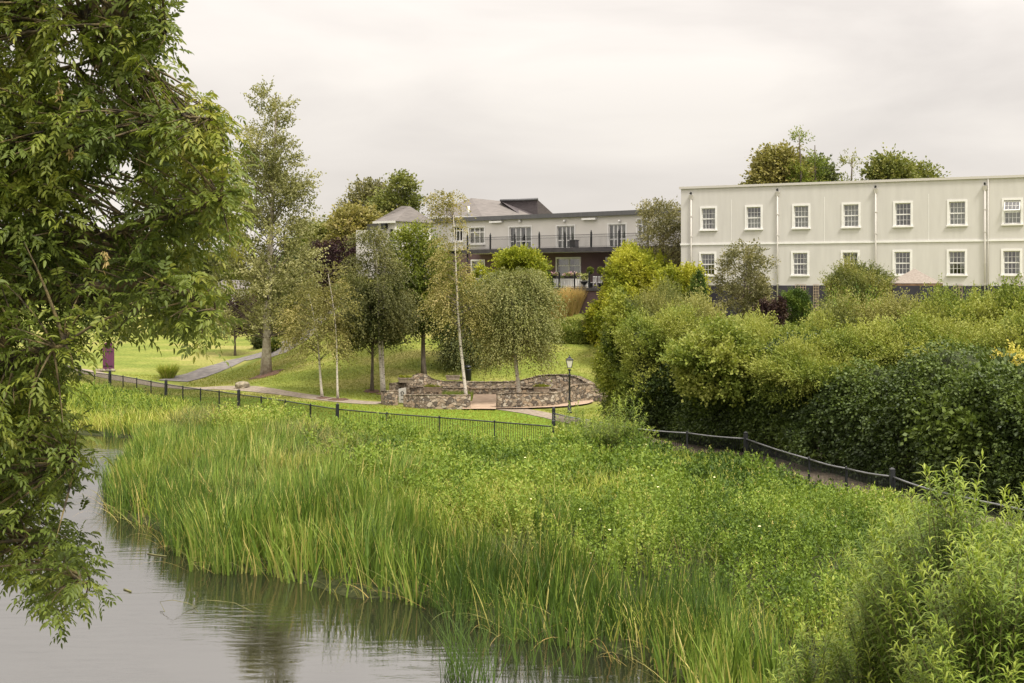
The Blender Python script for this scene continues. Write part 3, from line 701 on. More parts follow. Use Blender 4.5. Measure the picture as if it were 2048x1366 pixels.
# ---------------- tower with hipped roof at the left
TA, TB = (-13.9,126.5), (-9.6,128.6)
TB = (RAY(790,440,123.5).x, 123.5); TA = (RAY(712,440,126.5).x, 126.5)
tf, ts, tzz, tang, TL = facade(*TA, *TB)
tow = empty('stair_tower', (TA[0], TA[1], 8.3), tang, 'white corner tower with a hipped slate roof and a dark open doorway', 'building')
zt_ = tzz(775, 443); wl = ts(757)
oD = (ts(779), TL-.25, tzz(780,490)-1.0, tzz(785,458))
oW = (ts(736), ts(750), tzz(742,487), tzz(742,466))
mb = MB(); wall_holes(mb, tf, wl, TL, 5, zt_, [oD]); wall_holes(mb, tf, 0, wl-.001, 5, tzz(735,460), [oW], d=.0)
mb.add([tf(TL,0,5),tf(TL,5,5),tf(TL,5,zt_),tf(TL,0,zt_)], [(0,1,2,3)]); mb.add([tf(0,0,5),tf(0,0,tzz(735,460)),tf(0,5,tzz(735,460)),tf(0,5,5)], [(0,1,2,3)])
mb.add([tf(wl,0,11),tf(wl,0,zt_),tf(wl,5,zt_),tf(wl,5,11)], [(0,1,2,3)])
mb.build('wall', M['render_pale'], tow)
MB().box(0.02, wl-.01, 0.02, 5, tzz(735,460)-.2, tzz(735,460)-.02, tf).build('flat_roof', M['fascia'], tow)
MB().box(.3, TL-.2, 1.2, 1.25, 6, zt_-.1, tf).build('interior', M['interior'], tow)
f = MB(); a, b, c, d = oW
f.box(a-.12,a,-.04,.02,c,d+.1,tf); f.box(b,b+.12,-.04,.02,c,d+.1,tf); f.box(a,b,-.04,.02,d,d+.1,tf); f.box(a-.16,b+.16,-.1,.02,c-.1,c-.002,tf); f.box((a+b)/2-.03,(a+b)/2+.03,.08,.13,c,d,tf); f.box(a,b,.08,.13,c+(d-c)*.6,c+(d-c)*.6+.05,tf)
w_ = f.build('window', M['white'], tow); MB().add([tf(a,.11,c),tf(b,.11,c),tf(b,.11,d),tf(a,.11,d)], [(0,1,2,3)]).build('pane', M['glass'], w_)
MB().box(oD[0]+.05, oD[0]+.45, -.02, .03, oD[2], oD[2]+1.7, tf).build('door', M['fascia'], tow)
s_ = ts(770); MB().box(s_-.2, s_+.35, -.35, -.002, tzz(770,458), tzz(770,446), tf).build('wall_lantern', M['blackmetal'], tow)
ov = .35; ze = zt_; zr = ZC-(412-HOR)*126/F
e = [tf(wl-ov,-ov,ze), tf(TL+ov,-ov,ze), tf(TL+ov,5+ov,ze), tf(wl-ov,5+ov,ze)]
rw = TL-wl; r1 = tf(wl+rw*.42, 2.2, zr); r2 = tf(wl+rw*.62, 2.9, zr)
rm = MB(); rm.add(e+[r1, r2], [(0,1,5,4),(1,2,5),(2,3,4,5),(3,0,4),(3,2,1,0)]); rm.build('roof', M['slate'], tow)
MB().box(wl-ov-.02, TL+ov+.02, -ov-.05, -ov-.002, ze-.16, ze+.03, tf).build('gutter', M['white'], tow)
MB().box(wl, TL+.02, -.03, -.001, ze-.2, ze-.03, tf).build('eaves_board', M['white'], tow)

# ---------------- big slate roof of the hall behind
hall = empty('hall', (RAY(975,430,148).x, 148, 8.5), 0, 'hall with a large hipped slate roof and dark boxy gable rising behind the balcony building', 'building')
def P3(px, py, y): return RAY(px, py, y)
hw = MB(); a = P3(852,432,143); b = P3(1049,432,140); c = P3(1110,430,146); 
hw.add([(a.x+.4,a.y+.4,8),(b.x,b.y+.4,8),(b.x,b.y+.4,b.z),(a.x+.4,a.y+.4,b.z)], [(0,1,2,3)]); hw.add([(b.x,b.y+.4,8),(c.x-.3,c.y,8),(c.x-.3,c.y,b.z),(b.x,b.y+.4,b.z)], [(0,1,2,3)])
hw.add([(a.x+.4,a.y+.4,8),(a.x+.4,160,8),(a.x+.4,160,b.z),(a.x+.4,a.y+.4,b.z)], [(0,1,2,3)])
hw.build('wall', M['render_pale'], hall)
rm = MB(); A = P3(850,431,150); B = P3(965,433,138.5); C_ = P3(1062,432,143); D = P3(943,396,150); E = P3(1001,402,152.5); Fp = P3(960,425,163)
rm.add([A, B, D, C_, E, Fp, P3(1075,425,160)], [(0,1,2),(1,3,4,2),(0,2,5),(2,4,6,5),(0,5,6,3,1),(3,6,4)]); rm.build('roof', M['slate'], hall)
g = MB(); g1, g2, g3, g4 = P3(1001,402,149), P3(1075,399,147), P3(1075,432,147), P3(1045,432,142.9)
h1, h2 = P3(1001,402,149), P3(1109,430,150); bk = [(g1.x,158,g1.z),(g2.x+.6,158,g2.z),(h2.x,158,h2.z)]
g.add([g1, g2, g3, g4, h2, bk[0], bk[1], bk[2]], [(0,3,2,1),(1,2,4),(0,1,6,5),(1,4,7,6)]); g.build('dark_gable', M['slate_dark'], hall)
MB().tube([P3(1000.5,401,148.9), P3(1038,400,147.9), P3(1075.5,398,146.9)], .14, 6).build('verge', M['fascia'], hall)
pp = P3(937,432,139); MB().tube([pp, pp+Vector((0,0,1.0))], .12, 8).build('vent_pipe', M['white'], hall)

# ================================================================== GARDEN OBJECTS
def arc_wall(name, pts, tops, thick, label, base=None, parent=None, mat_='stone'):
    """curved rubble wall following ground points, with its own coping"""
    n = len(pts); V = []; Qf = []
    for i, (x, y) in enumerate(pts):
        p = Vector((x, y, 0)); d = (Vector((*pts[min(i+1,n-1)],0))-Vector((*pts[max(i-1,0)],0))).normalized(); s = Vector((d.y,-d.x,0))*thick/2
        jit = .02*math.sin(i*2.3)
        for q, z in ((p+s, 0.7), (p+s*.96, tops[i]+jit), (p-s*.96, tops[i]+jit), (p-s, 0.7)): V.append((q.x, q.y, z))
    for i in range(n-1):
        for k in range(3): a = i*4+k; Qf.append((a, a+4, a+5, a+1))
    Qf.append((0,1,2,3)); Qf.append(((n-1)*4+3,(n-1)*4+2,(n-1)*4+1,(n-1)*4))
    root = empty(name, (pts[0][0], pts[0][1], 1.1), 0, label, 'wall', 'rubble stone walls of the seating circle')
    np_mesh('masonry', V, Qf, M[mat_], root)
    V = []; Qf = []
    rr = random.Random(len(pts))
    for i, (x, y) in enumerate(pts):
        p = Vector((x, y, 0)); d = (Vector((*pts[min(i+1,n-1)],0))-Vector((*pts[max(i-1,0)],0))).normalized(); s = Vector((d.y,-d.x,0))*(thick/2+.012)
        z0 = tops[i]+.02*math.sin(i*2.3)+.004; h = .035+rr.uniform(-.02,.03)
        for q, z in ((p+s, z0), (p+s*.95, z0+h), (p-s*.95, z0+h), (p-s, z0)): V.append((q.x, q.y, z))
    for i in range(n-1):
        for k in range(3): a = i*4+k; Qf.append((a, a+4, a+5, a+1))
        Qf.append((i*4, i*4+3, i*4+7, i*4+4))
    Qf.append((0,1,2,3)); Qf.append(((n-1)*4+3,(n-1)*4+2,(n-1)*4+1,(n-1)*4))
    np_mesh('coping', V, Qf, M['stone'], root); return root
def curve(px_pts, n=14):
    """smooth ground curve through (x, y, top) knots"""
    P = [Vector(p) for p in px_pts]; out = []
    for i in range(len(P)-1):
        p0, p1, p2, p3 = P[max(i-1,0)], P[i], P[i+1], P[min(i+2,len(P)-1)]
        for j in range(n):
            t = j/n; out.append(0.5*((2*p1)+(p2-p0)*t+(2*p0-5*p1+4*p2-p3)*t*t+(3*p1-p0-3*p2+p3)*t**3))
    out.append(P[-1]); return [(p.x, p.y) for p in out], [p.z for p in out]
zg = 1.15
def gx(px, y): return (px-1024)*y/F
def topz(py, y): return ZC-(py-HOR)*y/F
# plaza surface
pz = MB(); n = 48; pv = [(-0.9+6.3*math.cos(2*PI*k/n)*(1+.02*math.sin(3*k)), 89.8+5.3*math.sin(2*PI*k/n), zg+.035) for k in range(n)]
pz.add(pv, [tuple(range(n))]); tag(pz.build('plaza_paving', M['plaza']), kind='structure')
pz = MB(); pz.add([(-3.1,84.0,zg+.045),(-1.0,83.9,zg+.045),(-1.0,87,zg+.045),(-3.1,87,zg+.045)], [(0,1,2,3)]); tag(pz.build('plaza_entrance', M['plaza']), kind='structure')
yw = 84.9
p, t = curve([(gx(812,86.3),86.3,topz(791,86.3)),(gx(850,85),85,topz(790,85)),(gx(900,84.7),84.7,topz(791,84.7)),(gx(940,84.9),84.9,topz(791,84.9))]); arc_wall('stone_wall', p, t, .45, 'low curved rubble wall at the front left of the plaza opening')
p, t = curve([(gx(994,84.9),84.9,topz(788,84.9)),(gx(1040,85.3),85.3,topz(786,85.3)),(gx(1100,86.5),86.5,topz(786,86.5)),(gx(1118,87.6),87.6,topz(784,87.6)),(gx(1142,89),89,topz(772,89)),(gx(1165,90),90,topz(769,90)),(gx(1188,90.5),90.5,topz(770,90.5)),(gx(1198,90.4),90.4,topz(785,90.4)),(gx(1220,90.2),90.2,topz(789,90.2))]); arc_wall('stone_wall', p, t, .5, 'stone wall right of the plaza opening that sweeps up to a tall rounded end')
p, t = curve([(gx(783,92.6),92.6,topz(768,92.6)),(gx(812,93.6),93.6,topz(764,93.6)),(gx(826,94.4),94.4,topz(755,94.4)),(gx(838,94.8),94.8,topz(749,94.8)),(gx(850,95),95,topz(750,95)),(gx(866,95.3),95.3,topz(759,95.3)),(gx(890,95.8),95.8,topz(763,95.8)),(gx(960,96.2),96.2,topz(764,96.2)),(gx(1030,95.9),95.9,topz(763,95.9)),(gx(1060,95.5),95.5,topz(757,95.5)),(gx(1085,95.2),95.2,topz(751,95.2)),(gx(1130,94.4),94.4,topz(750,94.4)),(gx(1160,93.3),93.3,topz(756,93.3)),(gx(1186,92),92,topz(770,92))]); arc_wall('stone_wall', p, t, .5, 'long curved retaining wall with two raised humps at the back of the plaza')
p, t = curve([(gx(812,91),91,topz(776,91)),(gx(850,93.3),93.3,topz(774,93.3)),(gx(900,94.6),94.6,topz(776,94.6)),(gx(970,95),95,topz(777,95)),(gx(1040,94.6),94.6,topz(776,94.6)),(gx(1100,93),93,topz(778,93)),(gx(1150,91.2),91.2,topz(779,91.2))]); arc_wall('stone_wall', p, t, .7, 'lower inner tier of rubble stone curving round the back of the plaza')
p, t = curve([(gx(769,88.4),88.4,topz(783,88.4)),(gx(780,87.6),87.6,topz(782,87.6)),(gx(792,87.8),87.8,topz(783,87.8))], 5); arc_wall('stone_wall', p, t, .5, 'short stubby piece of rubble wall beside the white-trunked birch')
# plaque stone with emblem
x0 = gx(805, 88.6); mb = MB(); fr2 = lambda x, y, z: (x0+x, 88.6+y, zg+z)
mb.add([fr2(*v) for v in ((-.24,-.12,0),(.24,-.12,0),(.24,.14,0),(-.24,.14,0),(-.24,-.12,.9),(.24,-.12,.98),(.24,.14,.98),(-.24,.14,.9))], [(0,3,2,1),(4,5,6,7),(0,1,5,4),(1,2,6,5),(2,3,7,6),(3,0,4,7)])
pl = empty('plaque_stone', (x0, 88.6, zg), 0, 'pale upright stone slab with a small dark emblem at the plaza side entrance', 'plaque'); mb.build('slab', M['plaque'], pl)
em = MB(); em.tube([fr2(-.05,-.135,.55), fr2(-.1,-.135,.68), fr2(0,-.135,.76), fr2(.09,-.135,.68), fr2(.04,-.135,.56)], .022, 5); em.tube([fr2(-.1,-.135,.5), fr2(.1,-.135,.49)], .018, 5); em.box(-.09,.1,-.14,-.121,.2,.24,fr2); em.build('emblem', M['blackmetal'], pl)

# generic leaf builder -------------------------------------------------------------
def nrm(v): return v/np.maximum(np.linalg.norm(v, axis=-1, keepdims=True), 1e-6)
def leaf_quads(C, D, Nn, ln, wd, rs, fold=0.0):
    """diamond leaves: C base, D along, Nn rough normal, lengths and widths"""
    D = nrm(D); S = nrm(np.cross(D, Nn)); Nn = np.cross(S, D)
    ln = ln[:, None]; wd = wd[:, None]
    a = C; b = C + D*ln*.45 + S*wd*.5 - Nn*wd*fold; c = C + D*ln; d = C + D*ln*.45 - S*wd*.5 - Nn*wd*fold
    V = np.stack([a, b, c, d], 1).reshape(-1, 3); Qf = np.arange(len(V)).reshape(-1, 4); return V, Qf
def sprigs(P, D, Ls, k, ll, lw, droop, spread, rs, up=0.6, tintvar=.22, tint0=None):
    """leafy shoots: k leaves along each shoot, which hangs by its droop"""
    n = len(P); t = (np.arange(k)+rs.rand(n, k))/k
    D = nrm(D); base = P[:, None] + D[:, None]*Ls[:, None, None]*t[..., None]
    base[..., 2] -= droop*Ls[:, None]*t*t
    dd = D[:, None] + rs.randn(n, k, 3)*spread; dd[..., 2] -= droop*1.6*t
    base = base + rs.randn(n, k, 3)*ll*.35
    nn = rs.randn(n, k, 3)*(1-up); nn[..., 2] += up
    tn = (tint0 if tint0 is not None else rs.rand(n))[:, None] + rs.randn(n, k)*tintvar
    m_ = n*k; ln = ll*(.7+.6*rs.rand(m_)); wd = lw*(.7+.6*rs.rand(m_))
    V, Qf = leaf_quads(base.reshape(-1, 3), dd.reshape(-1, 3), nn.reshape(-1, 3), ln, wd, rs)
    return V, Qf, tn.reshape(-1)
def join(parts):
    V = []; Qf = []; T = []; o = 0
    for v, q, t in parts: V.append(v); Qf.append(q+o); T.append(t); o += len(v)
    return np.concatenate(V), np.concatenate(Qf), np.concatenate(T)
def blades(P, hd, Lb, wb, lean, curve_, seg, rs, T):
    """grass or reed blades as tapering bent strips"""
    n = len(P); V = np.zeros((n, seg+1, 2, 3)); pos = P.copy(); dirh = np.stack([np.cos(hd), np.sin(hd)], -1)
    sd = np.stack([-np.sin(hd+rs.randn(n)*.8), np.cos(hd+rs.randn(n)*.8), np.zeros(n)], -1)
    for i in range(seg+1):
        w_ = wb*(1-(i/seg)**2.2)*.5+.0006
        V[:, i, 0] = pos-sd*w_[:, None]; V[:, i, 1] = pos+sd*w_[:, None]
        a = lean+curve_*((i+.5)/seg)**1.5; st = Lb/seg
        pos = pos + np.concatenate([dirh*(np.sin(a)*st)[:, None], (np.cos(a)*st)[:, None]], 1)
    idb = (np.arange(n)*(seg+1)*2)[:, None]; Qs = []
    for i in range(seg):
        a = i*2; Qs.append(idb+np.array([[a, a+1, a+3, a+2]]))
    Qf = np.stack(Qs, 1).reshape(-1, 4); return V.reshape(-1, 3), Qf, np.repeat(T, seg)
# troughs with plants ---------------------------------------------------------------
def trough(px, y, z, w_, label, planted, seed):
    x = gx(px, y); c = empty('planter_trough', (x, y, z), 0, label, 'planter', 'stone troughs on the plaza walls')
    m_ = MB(); h = .34
    for (a0, a1, b0, b1) in ((-w_/2, w_/2, -.22, -.17), (-w_/2, w_/2, .17, .22), (-w_/2, -w_/2+.06, -.17, .17), (w_/2-.06, w_/2, -.17, .17)):
        k = .88; m_.add([(x+a0*k,y+b0*k,z),(x+a1*k,y+b0*k,z),(x+a1*k,y+b1*k,z),(x+a0*k,y+b1*k,z),(x+a0,y+b0,z+h),(x+a1,y+b0,z+h),(x+a1,y+b1,z+h),(x+a0,y+b1,z+h)],
              [(0,3,2,1),(4,5,6,7),(0,1,5,4),(1,2,6,5),(2,3,7,6),(3,0,4,7)])
    m_.box(x-w_/2*.88, x+w_/2*.88, y-.19, y+.19, z+.01, z+.06); m_.box(x-w_/2-.03, x+w_/2+.03, y-.25, y-.221, z+h-.07, z+h+.0); m_.build('trough', M['trough'], c)
    MB().box(x-w_/2+.062, x+w_/2-.062, y-.168, y+.168, z+h-.1, z+h-.04).build('soil', M['soil'], c)
    if planted:
        rs = np.random.RandomState(seed); n = 90
        P = np.stack([x+(rs.rand(n)-.5)*w_*.85, y+(rs.rand(n)-.5)*.3, np.full(n, z+h-.05)], -1); D = rs.randn(n, 3)*.5; D[:, 2] += 1
        V, Qf, T = sprigs(P, D, .12+.2*rs.rand(n), 8, .08, .045, .3, .5, rs); pl_ = np_mesh('trough_planting', V, Qf, M[planted], None, T)
        tag(pl_, 'low leafy plants growing in the ' + label, 'plant', 'plants in the troughs')
trough(811, 92.8, topz(766,92.8)+.03, 1.0, 'trough on the dark left end of the back wall', 'lime', 1)
trough(865, 90.5, zg+.55, 1.15, 'trough behind the front left wall', 'lime', 2)
trough(906, 96.0, topz(763,96)+.11, 1.0, 'pale trough on top of the long back wall', 'olive', 3)
trough(1083, 90.0, zg+.6, 1.1, 'trough behind the front right wall', 'lime', 4)
for px, y, lb, hh in ((865, 90.5, 'left', .55), (1083, 90, 'right', .6)):
    x = gx(px, y); m_ = MB(); m_.box(x-.4, x-.15, y-.2, y+.2, zg+.02, zg+hh-.003); m_.box(x+.15, x+.4, y-.2, y+.2, zg+.02, zg+hh-.003); tag(m_.build('trough_stand', M['stone']), 'pair of stone feet under the trough behind the front %s wall' % lb, 'stand')
rs = np.random.RandomState(77)
n = 1500; P = np.stack([gx(915, 87)+(rs.rand(n)-.5)*1.9, 87.2+(rs.rand(n)-.5)*1.6, np.full(n, zg+.3)], -1)
V, Qf, T = blades(P, rs.rand(n)*6.3, .35+.35*rs.rand(n), np.full(n, .03), rs.rand(n)*.3, rs.rand(n)*.8, 3, rs, rs.rand(n)*.7); 
tag(np_mesh('bedding_grass', V, Qf, M['midgreen'], None, T), 'patch of fresh green grass-like plants behind the front left wall', 'plant')
n = 260; P = np.stack([gx(1056, 87)+(rs.rand(n)-.5)*1.2, 87.2+(rs.rand(n)-.5)*.8, np.full(n, zg+.35)], -1); D = rs.randn(n, 3)*.5; D[:, 2] += 1
V, Qf, T = sprigs(P, D, .2+.4*rs.rand(n), 9, .1, .055, .3, .5, rs); tag(np_mesh('bedding_plant', V, Qf, M['lime'], None, T), 'low yellow-green plant behind the front right wall', 'plant')

# litter bin
x, y = gx(936, 97.5), 97.5; z = tz(x, y); b = empty('litter_bin', (x, y, z), 0, 'black litter bin standing behind the back wall of the plaza', 'bin')
MB().lathe((x,y,z), [(.2,0),(.24,.04),(.26,.75),(.28,.78),(.24,.8)], 16).build('body', M['blackmetal'], b)
MB().lathe((x,y,z), [(.03,.8),(.03,.9),(.27,.92),(.29,.96),(.2,1.06),(.03,1.12)], 16).build('lid', M['blackmetal'], b)
# lamp post
lp = G(1139, 826); x, y, z = lp; H = (826-711)*y/F
lamp = empty('lamp_post', (x, y, z), 0, 'black Victorian-style lamp post with a tapered glass lantern by the path', 'lamp post')
hb = H-.85
MB().lathe((x,y,z-.05), [(.16,0),(.16,.12),(.12,.16),(.12,.5),(.09,.56),(.075,.62),(.065,1.2),(.058,hb-.35),(.08,hb-.33),(.08,hb-.27),(.05,hb-.22),(.045,hb-.08),(.09,hb-.02),(.1,hb+.04),(.04,hb+.07)], 14).build('post', M['blackmetal'], lamp)
MB().tube([(x-.42,y,z+hb-.42),(x+.42,y,z+hb-.42)], .025, 8).lathe((x-.43,y,z+hb-.42), [(.02,-.04),(.045,0),(.02,.04)], 8).lathe((x+.43,y,z+hb-.42), [(.02,-.04),(.045,0),(.02,.04)], 8).build('ladder_bar', M['blackmetal'], lamp)
lz = z+hb+.06
def frus(m_, r0, z0, r1, z1): 
    q = PI/4; vs = [(x+r0*math.cos(q+k*PI/2), y+r0*math.sin(q+k*PI/2), z0) for k in range(4)]+[(x+r1*math.cos(q+k*PI/2), y+r1*math.sin(q+k*PI/2), z1) for k in range(4)]
    m_.add(vs, [(0,1,5,4),(1,2,6,5),(2,3,7,6),(3,0,4,7),(3,2,1,0),(4,5,6,7)])
lan = MB(); r0, r1, hl = .17, .30, .52
q = PI/4
for k in range(4):
    a = (math.cos(q+k*PI/2), math.sin(q+k*PI/2)); a2 = (math.cos(q+(k+1)*PI/2), math.sin(q+(k+1)*PI/2))
    lan.tube([(x+r0*a[0],y+r0*a[1],lz+.04),(x+r1*a[0],y+r1*a[1],lz+hl)], .018, 6)
    lan.tube([(x+r1*a[0],y+r1*a[1],lz+hl),(x+r1*a2[0],y+r1*a2[1],lz+hl)], .02, 6); lan.tube([(x+r0*a[0],y+r0*a[1],lz+.04),(x+r0*a2[0],y+r0*a2[1],lz+.04)], .018, 6)
lo = lan.build('lantern', M['blackmetal'], lamp)
m_ = MB(); frus(m_, r0-.012, lz+.045, r1-.012, lz+hl-.01); m_.build('glass', M['lampglass'], lo)
m_ = MB(); frus(m_, r1+.03, lz+hl+.02, .1, lz+hl+.14); m_.lathe((x,y,lz+hl+.14), [(.09,0),(.07,.05),(.02,.07),(.035,.11),(.005,.17)], 8); m_.build('cap', M['blackmetal'], lo)
# purple door monument
d0 = G(217, 741); x, y, z = d0; H = (741-694)*y/F; y -= 0
H = 2.35; wd = .46
dm = empty('door_monument', (x, y, z), 0, 'free-standing purple arched plank door on the far lawn', 'door')
m_ = MB(); k = 12; arc = [(-wd*math.cos(PI*i/k), H-wd*.75+wd*.75*math.sin(PI*i/k)) for i in range(k+1)]
prof = [(-wd,0)]+arc+[(wd,0)]; nn_ = len(prof)
m_.add([(x+a, y-.08, z+b) for a, b in prof]+[(x+a, y+.08, z+b) for a, b in prof], [tuple(range(nn_-1,-1,-1)), tuple(range(nn_, 2*nn_))]+[(i,(i+1)%nn_,(i+1)%nn_+nn_,i+nn_) for i in range(nn_)])
for i in range(6): a = -wd+.02+i*(2*wd-.04)/6; m_.box(x+a+.01, x+a+(2*wd-.04)/6-.012, y-.1, y-.081, z+.03, z+H-.55)
m_.build('door_leaf', M['door_purple'], dm)
m_ = MB(); m_.box(x-wd*.9, x+wd*.8, y-.125, y-.101, z+.35, z+.41); m_.box(x-wd*.9, x+wd*.8, y-.125, y-.101, z+1.55, z+1.61); m_.build('strap_hinge', M['blackmetal'], dm)
m_ = MB(); 
for i, (a, b, s) in enumerate(((-.9,-.5,.22),(-.6,-.7,.18),(-.25,-.75,.2),(.15,-.7,.16),(.5,-.55,.2))):
    m_.lathe((x+a,y+b,z-.03), [(s,0),(s*1.05,.08),(s*.8,.17),(s*.3,.22)], 7, sx=1.2, sy=.8, rot=i)
tag(m_.build('edging_stones', M['boulder']), 'small row of rough stones in front of the purple door', 'stones')
# boulder
b0 = G(484, 777); x, y, z = b0; m_ = MB(); bm_r = random.Random(3); prof = [(.42,-.05),(.5,.1),(.5,.3),(.44,.42),(.2,.47)]
m_.lathe((x,y,z), prof, 11, sx=1.05, sy=.8, rot=.3, smooth=False); m_.v = [(a+bm_r.uniform(-.06,.06), b+bm_r.uniform(-.05,.05), c+bm_r.uniform(-.03,.03)) for a, b, c in m_.v]
tag(m_.build('boulder', M['boulder']), 'lone squat boulder on the lawn left of the birches', 'boulder')

# gazebo ----------------------------------------------------------------
gy = 80.0; gxx = gx(1829, gy); gz = tz(gxx, gy); zeav = topz(566.5, gy); zap = topz(537, gy); hw_ = 1.62
gaz = empty('gazebo', (gxx, gy, gz), R(-18), 'open garden gazebo with a weathered shingled pyramid roof in front of the beige wing', 'gazebo')
gr = gaz.matrix_basis; ca, sa = math.cos(R(-18)), math.sin(R(-18))
def gfz(x, y, z): return (gxx+x*ca-y*sa, gy+x*sa+y*ca, z)
m_ = MB(); e = [gfz(-hw_,-hw_,zeav), gfz(hw_,-hw_,zeav), gfz(hw_,hw_,zeav), gfz(-hw_,hw_,zeav)]
rings = []
for t_ in np.linspace(0, 1, 8):
    r_ = hw_*(1-t_); zz_ = zeav+(zap-zeav)*(t_**1.12); rings.append([gfz(-r_,-r_,zz_), gfz(r_,-r_,zz_), gfz(r_,r_,zz_), gfz(-r_,r_,zz_)])
for i in range(7):
    vs = rings[i]+[tuple(Vector(v)+Vector((0,0,.0))) for v in rings[i+1]]; m_.add(vs, [(k,(k+1)%4,(k+1)%4+4,k+4) for k in range(4)])
m_.add(e, [(3,2,1,0)]); m_.build('roof', M['cedar'], gaz)
m_ = MB(); m_.box(-hw_+.02,hw_-.02,-hw_+.02,-hw_+.08,zeav-.14,zeav-.003,gfz); m_.box(-hw_+.02,hw_-.02,hw_-.08,hw_-.02,zeav-.14,zeav-.003,gfz); m_.box(-hw_+.02,-hw_+.08,-hw_+.08,hw_-.08,zeav-.14,zeav-.003,gfz); m_.box(hw_-.08,hw_-.02,-hw_+.08,hw_-.08,zeav-.14,zeav-.003,gfz); m_.build('eaves_beam', M['wood'], gaz)
for a in (-1, 1):
    for b in (-1, 1):
        m_ = MB(); m_.box(a*1.35-.06, a*1.35+.06, b*1.35-.06, b*1.35+.06, gz-.1, zeav-.1, gfz); m_.build('post', M['wood'], gaz)
for a in (-1, 1):
    m_ = MB(); m_.box(-1.29, 1.29, a*1.35-.03, a*1.35+.03, gz+.8, gz+.88, gfz); 
    for k in range(12): m_.box(-1.2+k*.215, -1.17+k*.215, a*1.35-.015, a*1.35+.015, gz+.1, gz+.8, gfz)
    m_.build('balustrade', M['wood'], gaz)

# ================================================================== FENCES
def rail_fence(pts, bigs, smalls, label, railmat, hb=1.1, dips=None, name='railing_fence'):
    """pts: polyline; bays between posts get one bar panel each"""
    root = empty(name, (pts[0][0], pts[0][1], tz(*pts[0])), 0, label, 'fence')
    L_ = [0]
    for a, b in zip(pts[:-1], pts[1:]): L_.append(L_[-1]+math.hypot(b[0]-a[0], b[1]-a[1]))
    def at(s): return np.interp(s, L_, [p[0] for p in pts]), np.interp(s, L_, [p[1] for p in pts])
    allp = sorted([(s, True) for s in bigs]+[(s, False) for s in smalls])
    hts = {}
    for s, big in allp:
        x, y = at(s); z = tz(x, y)+(dips or {}).get(round(s, 2), 0); hts[s] = z
        m_ = MB()
        if big:
            m_.box(x-.085, x+.085, y-.085, y+.085, z-.4, z+hb+.24); m_.lathe((x,y,z+hb+.24), [(.10,0),(.125,.03),(.08,.06),(.02,.09)], 4, rot=PI/4, smooth=False)
        else:
            m_.box(x-.035, x+.035, y-.035, y+.035, z-.3, z+hb+.03); m_.lathe((x,y,z+hb+.03), [(.04,0),(.05,.03),(.01,.07)], 8)
        m_.build('post', M['blackmetal'], root)
    rail = []
    for (s0, b0), (s1, b1) in zip(allp[:-1], allp[1:]):
        (xa, ya), (xb, yb) = at(s0), at(s1); za, zb = hts[s0], hts[s1]
        d = Vector((xb-xa, yb-ya, 0)); ln = d.length; d.normalize()
        o0 = .09 if b0 else .04; o1 = .09 if b1 else .04
        A = lambda t: (xa+(xb-xa)*t, ya+(yb-ya)*t, za+(zb-za)*t)
        m_ = MB()
        def bar(z0, z1, t, w_):
            w_ *= .75 if railmat == 'sheen_rail' else 1 
            p_ = A(t); m_.box(-w_, w_, -w_, w_, z0, z1, lambda a, b, c: (p_[0]+a*d.x-b*d.y, p_[1]+a*d.y+b*d.x, p_[2]+c))
        n = int(ln/.105)
        for k in range(1, n): bar(.1, hb-.02, k/n, .009)
        t0, t1 = o0/ln, 1-o1/ln
        p0, p1 = Vector(A(t0)), Vector(A(t1))
        m_.tube([p0+Vector((0,0,.1)), p1+Vector((0,0,.1))], .018, 5)
        m_.build('bar_panel', M['blackmetal'], root)
        r_ = MB(); sg = -.035 if railmat == 'sheen_rail' else 0
        mid_ = (p0+p1)/2+Vector((0,0,hb+sg)); r_.tube([p0+Vector((0,0,hb)), p0*.75+p1*.25+Vector((0,0,hb+sg*.7)), mid_, p0*.25+p1*.75+Vector((0,0,hb+sg*.7)), p1+Vector((0,0,hb))], .034, 8); r_.build('handrail', M[railmat], root)
    return root
def cum(pts, i): return sum(math.hypot(b[0]-a[0], b[1]-a[1]) for a, b in zip(pts[:i], pts[1:i+1]))
bigs = [cum(FENCE_L, i) for i in range(7)]
sm = []
for a, b in zip(bigs[:-1], bigs[1:]):
    n = 4 if b-a > 8 else 2
    if b-a > 16: n = 6
    sm += [a+(b-a)*k/n for k in range(1, n)]
rail_fence(FENCE_L, bigs, sm, 'black metal railing fence running along the lawn from far left to its corner', 'blackmetal')
FR = [(2.2,71.3),(5.74,64.3),(10.4,60.1),(11.88,54.0),(12.65,51.1),(13.49,47.9),(14.3,45),(17.5,38)]
c = [cum(FR, i) for i in range(8)]
rail_fence(FR, [c[0], c[2], c[5], c[7]], [c[0]+(c[1]-c[0])/2, c[1], (c[1]+c[2])/2, c[3], c[4], c[6]], 'nearer black railing fence with a bent shiny top rail in front of the tall hedge', 'sheen_rail', dips={round(c[3],2): -.14, round(c[4],2): -.07, round(c[5],2): .1})
x, y = 2.05, 65.6
rail_fence([(2.05,65.75),(2.18,70.9)], [], [0.0, 2.6, 5.15], 'short return of black railing between the two fence corners', 'blackmetal')

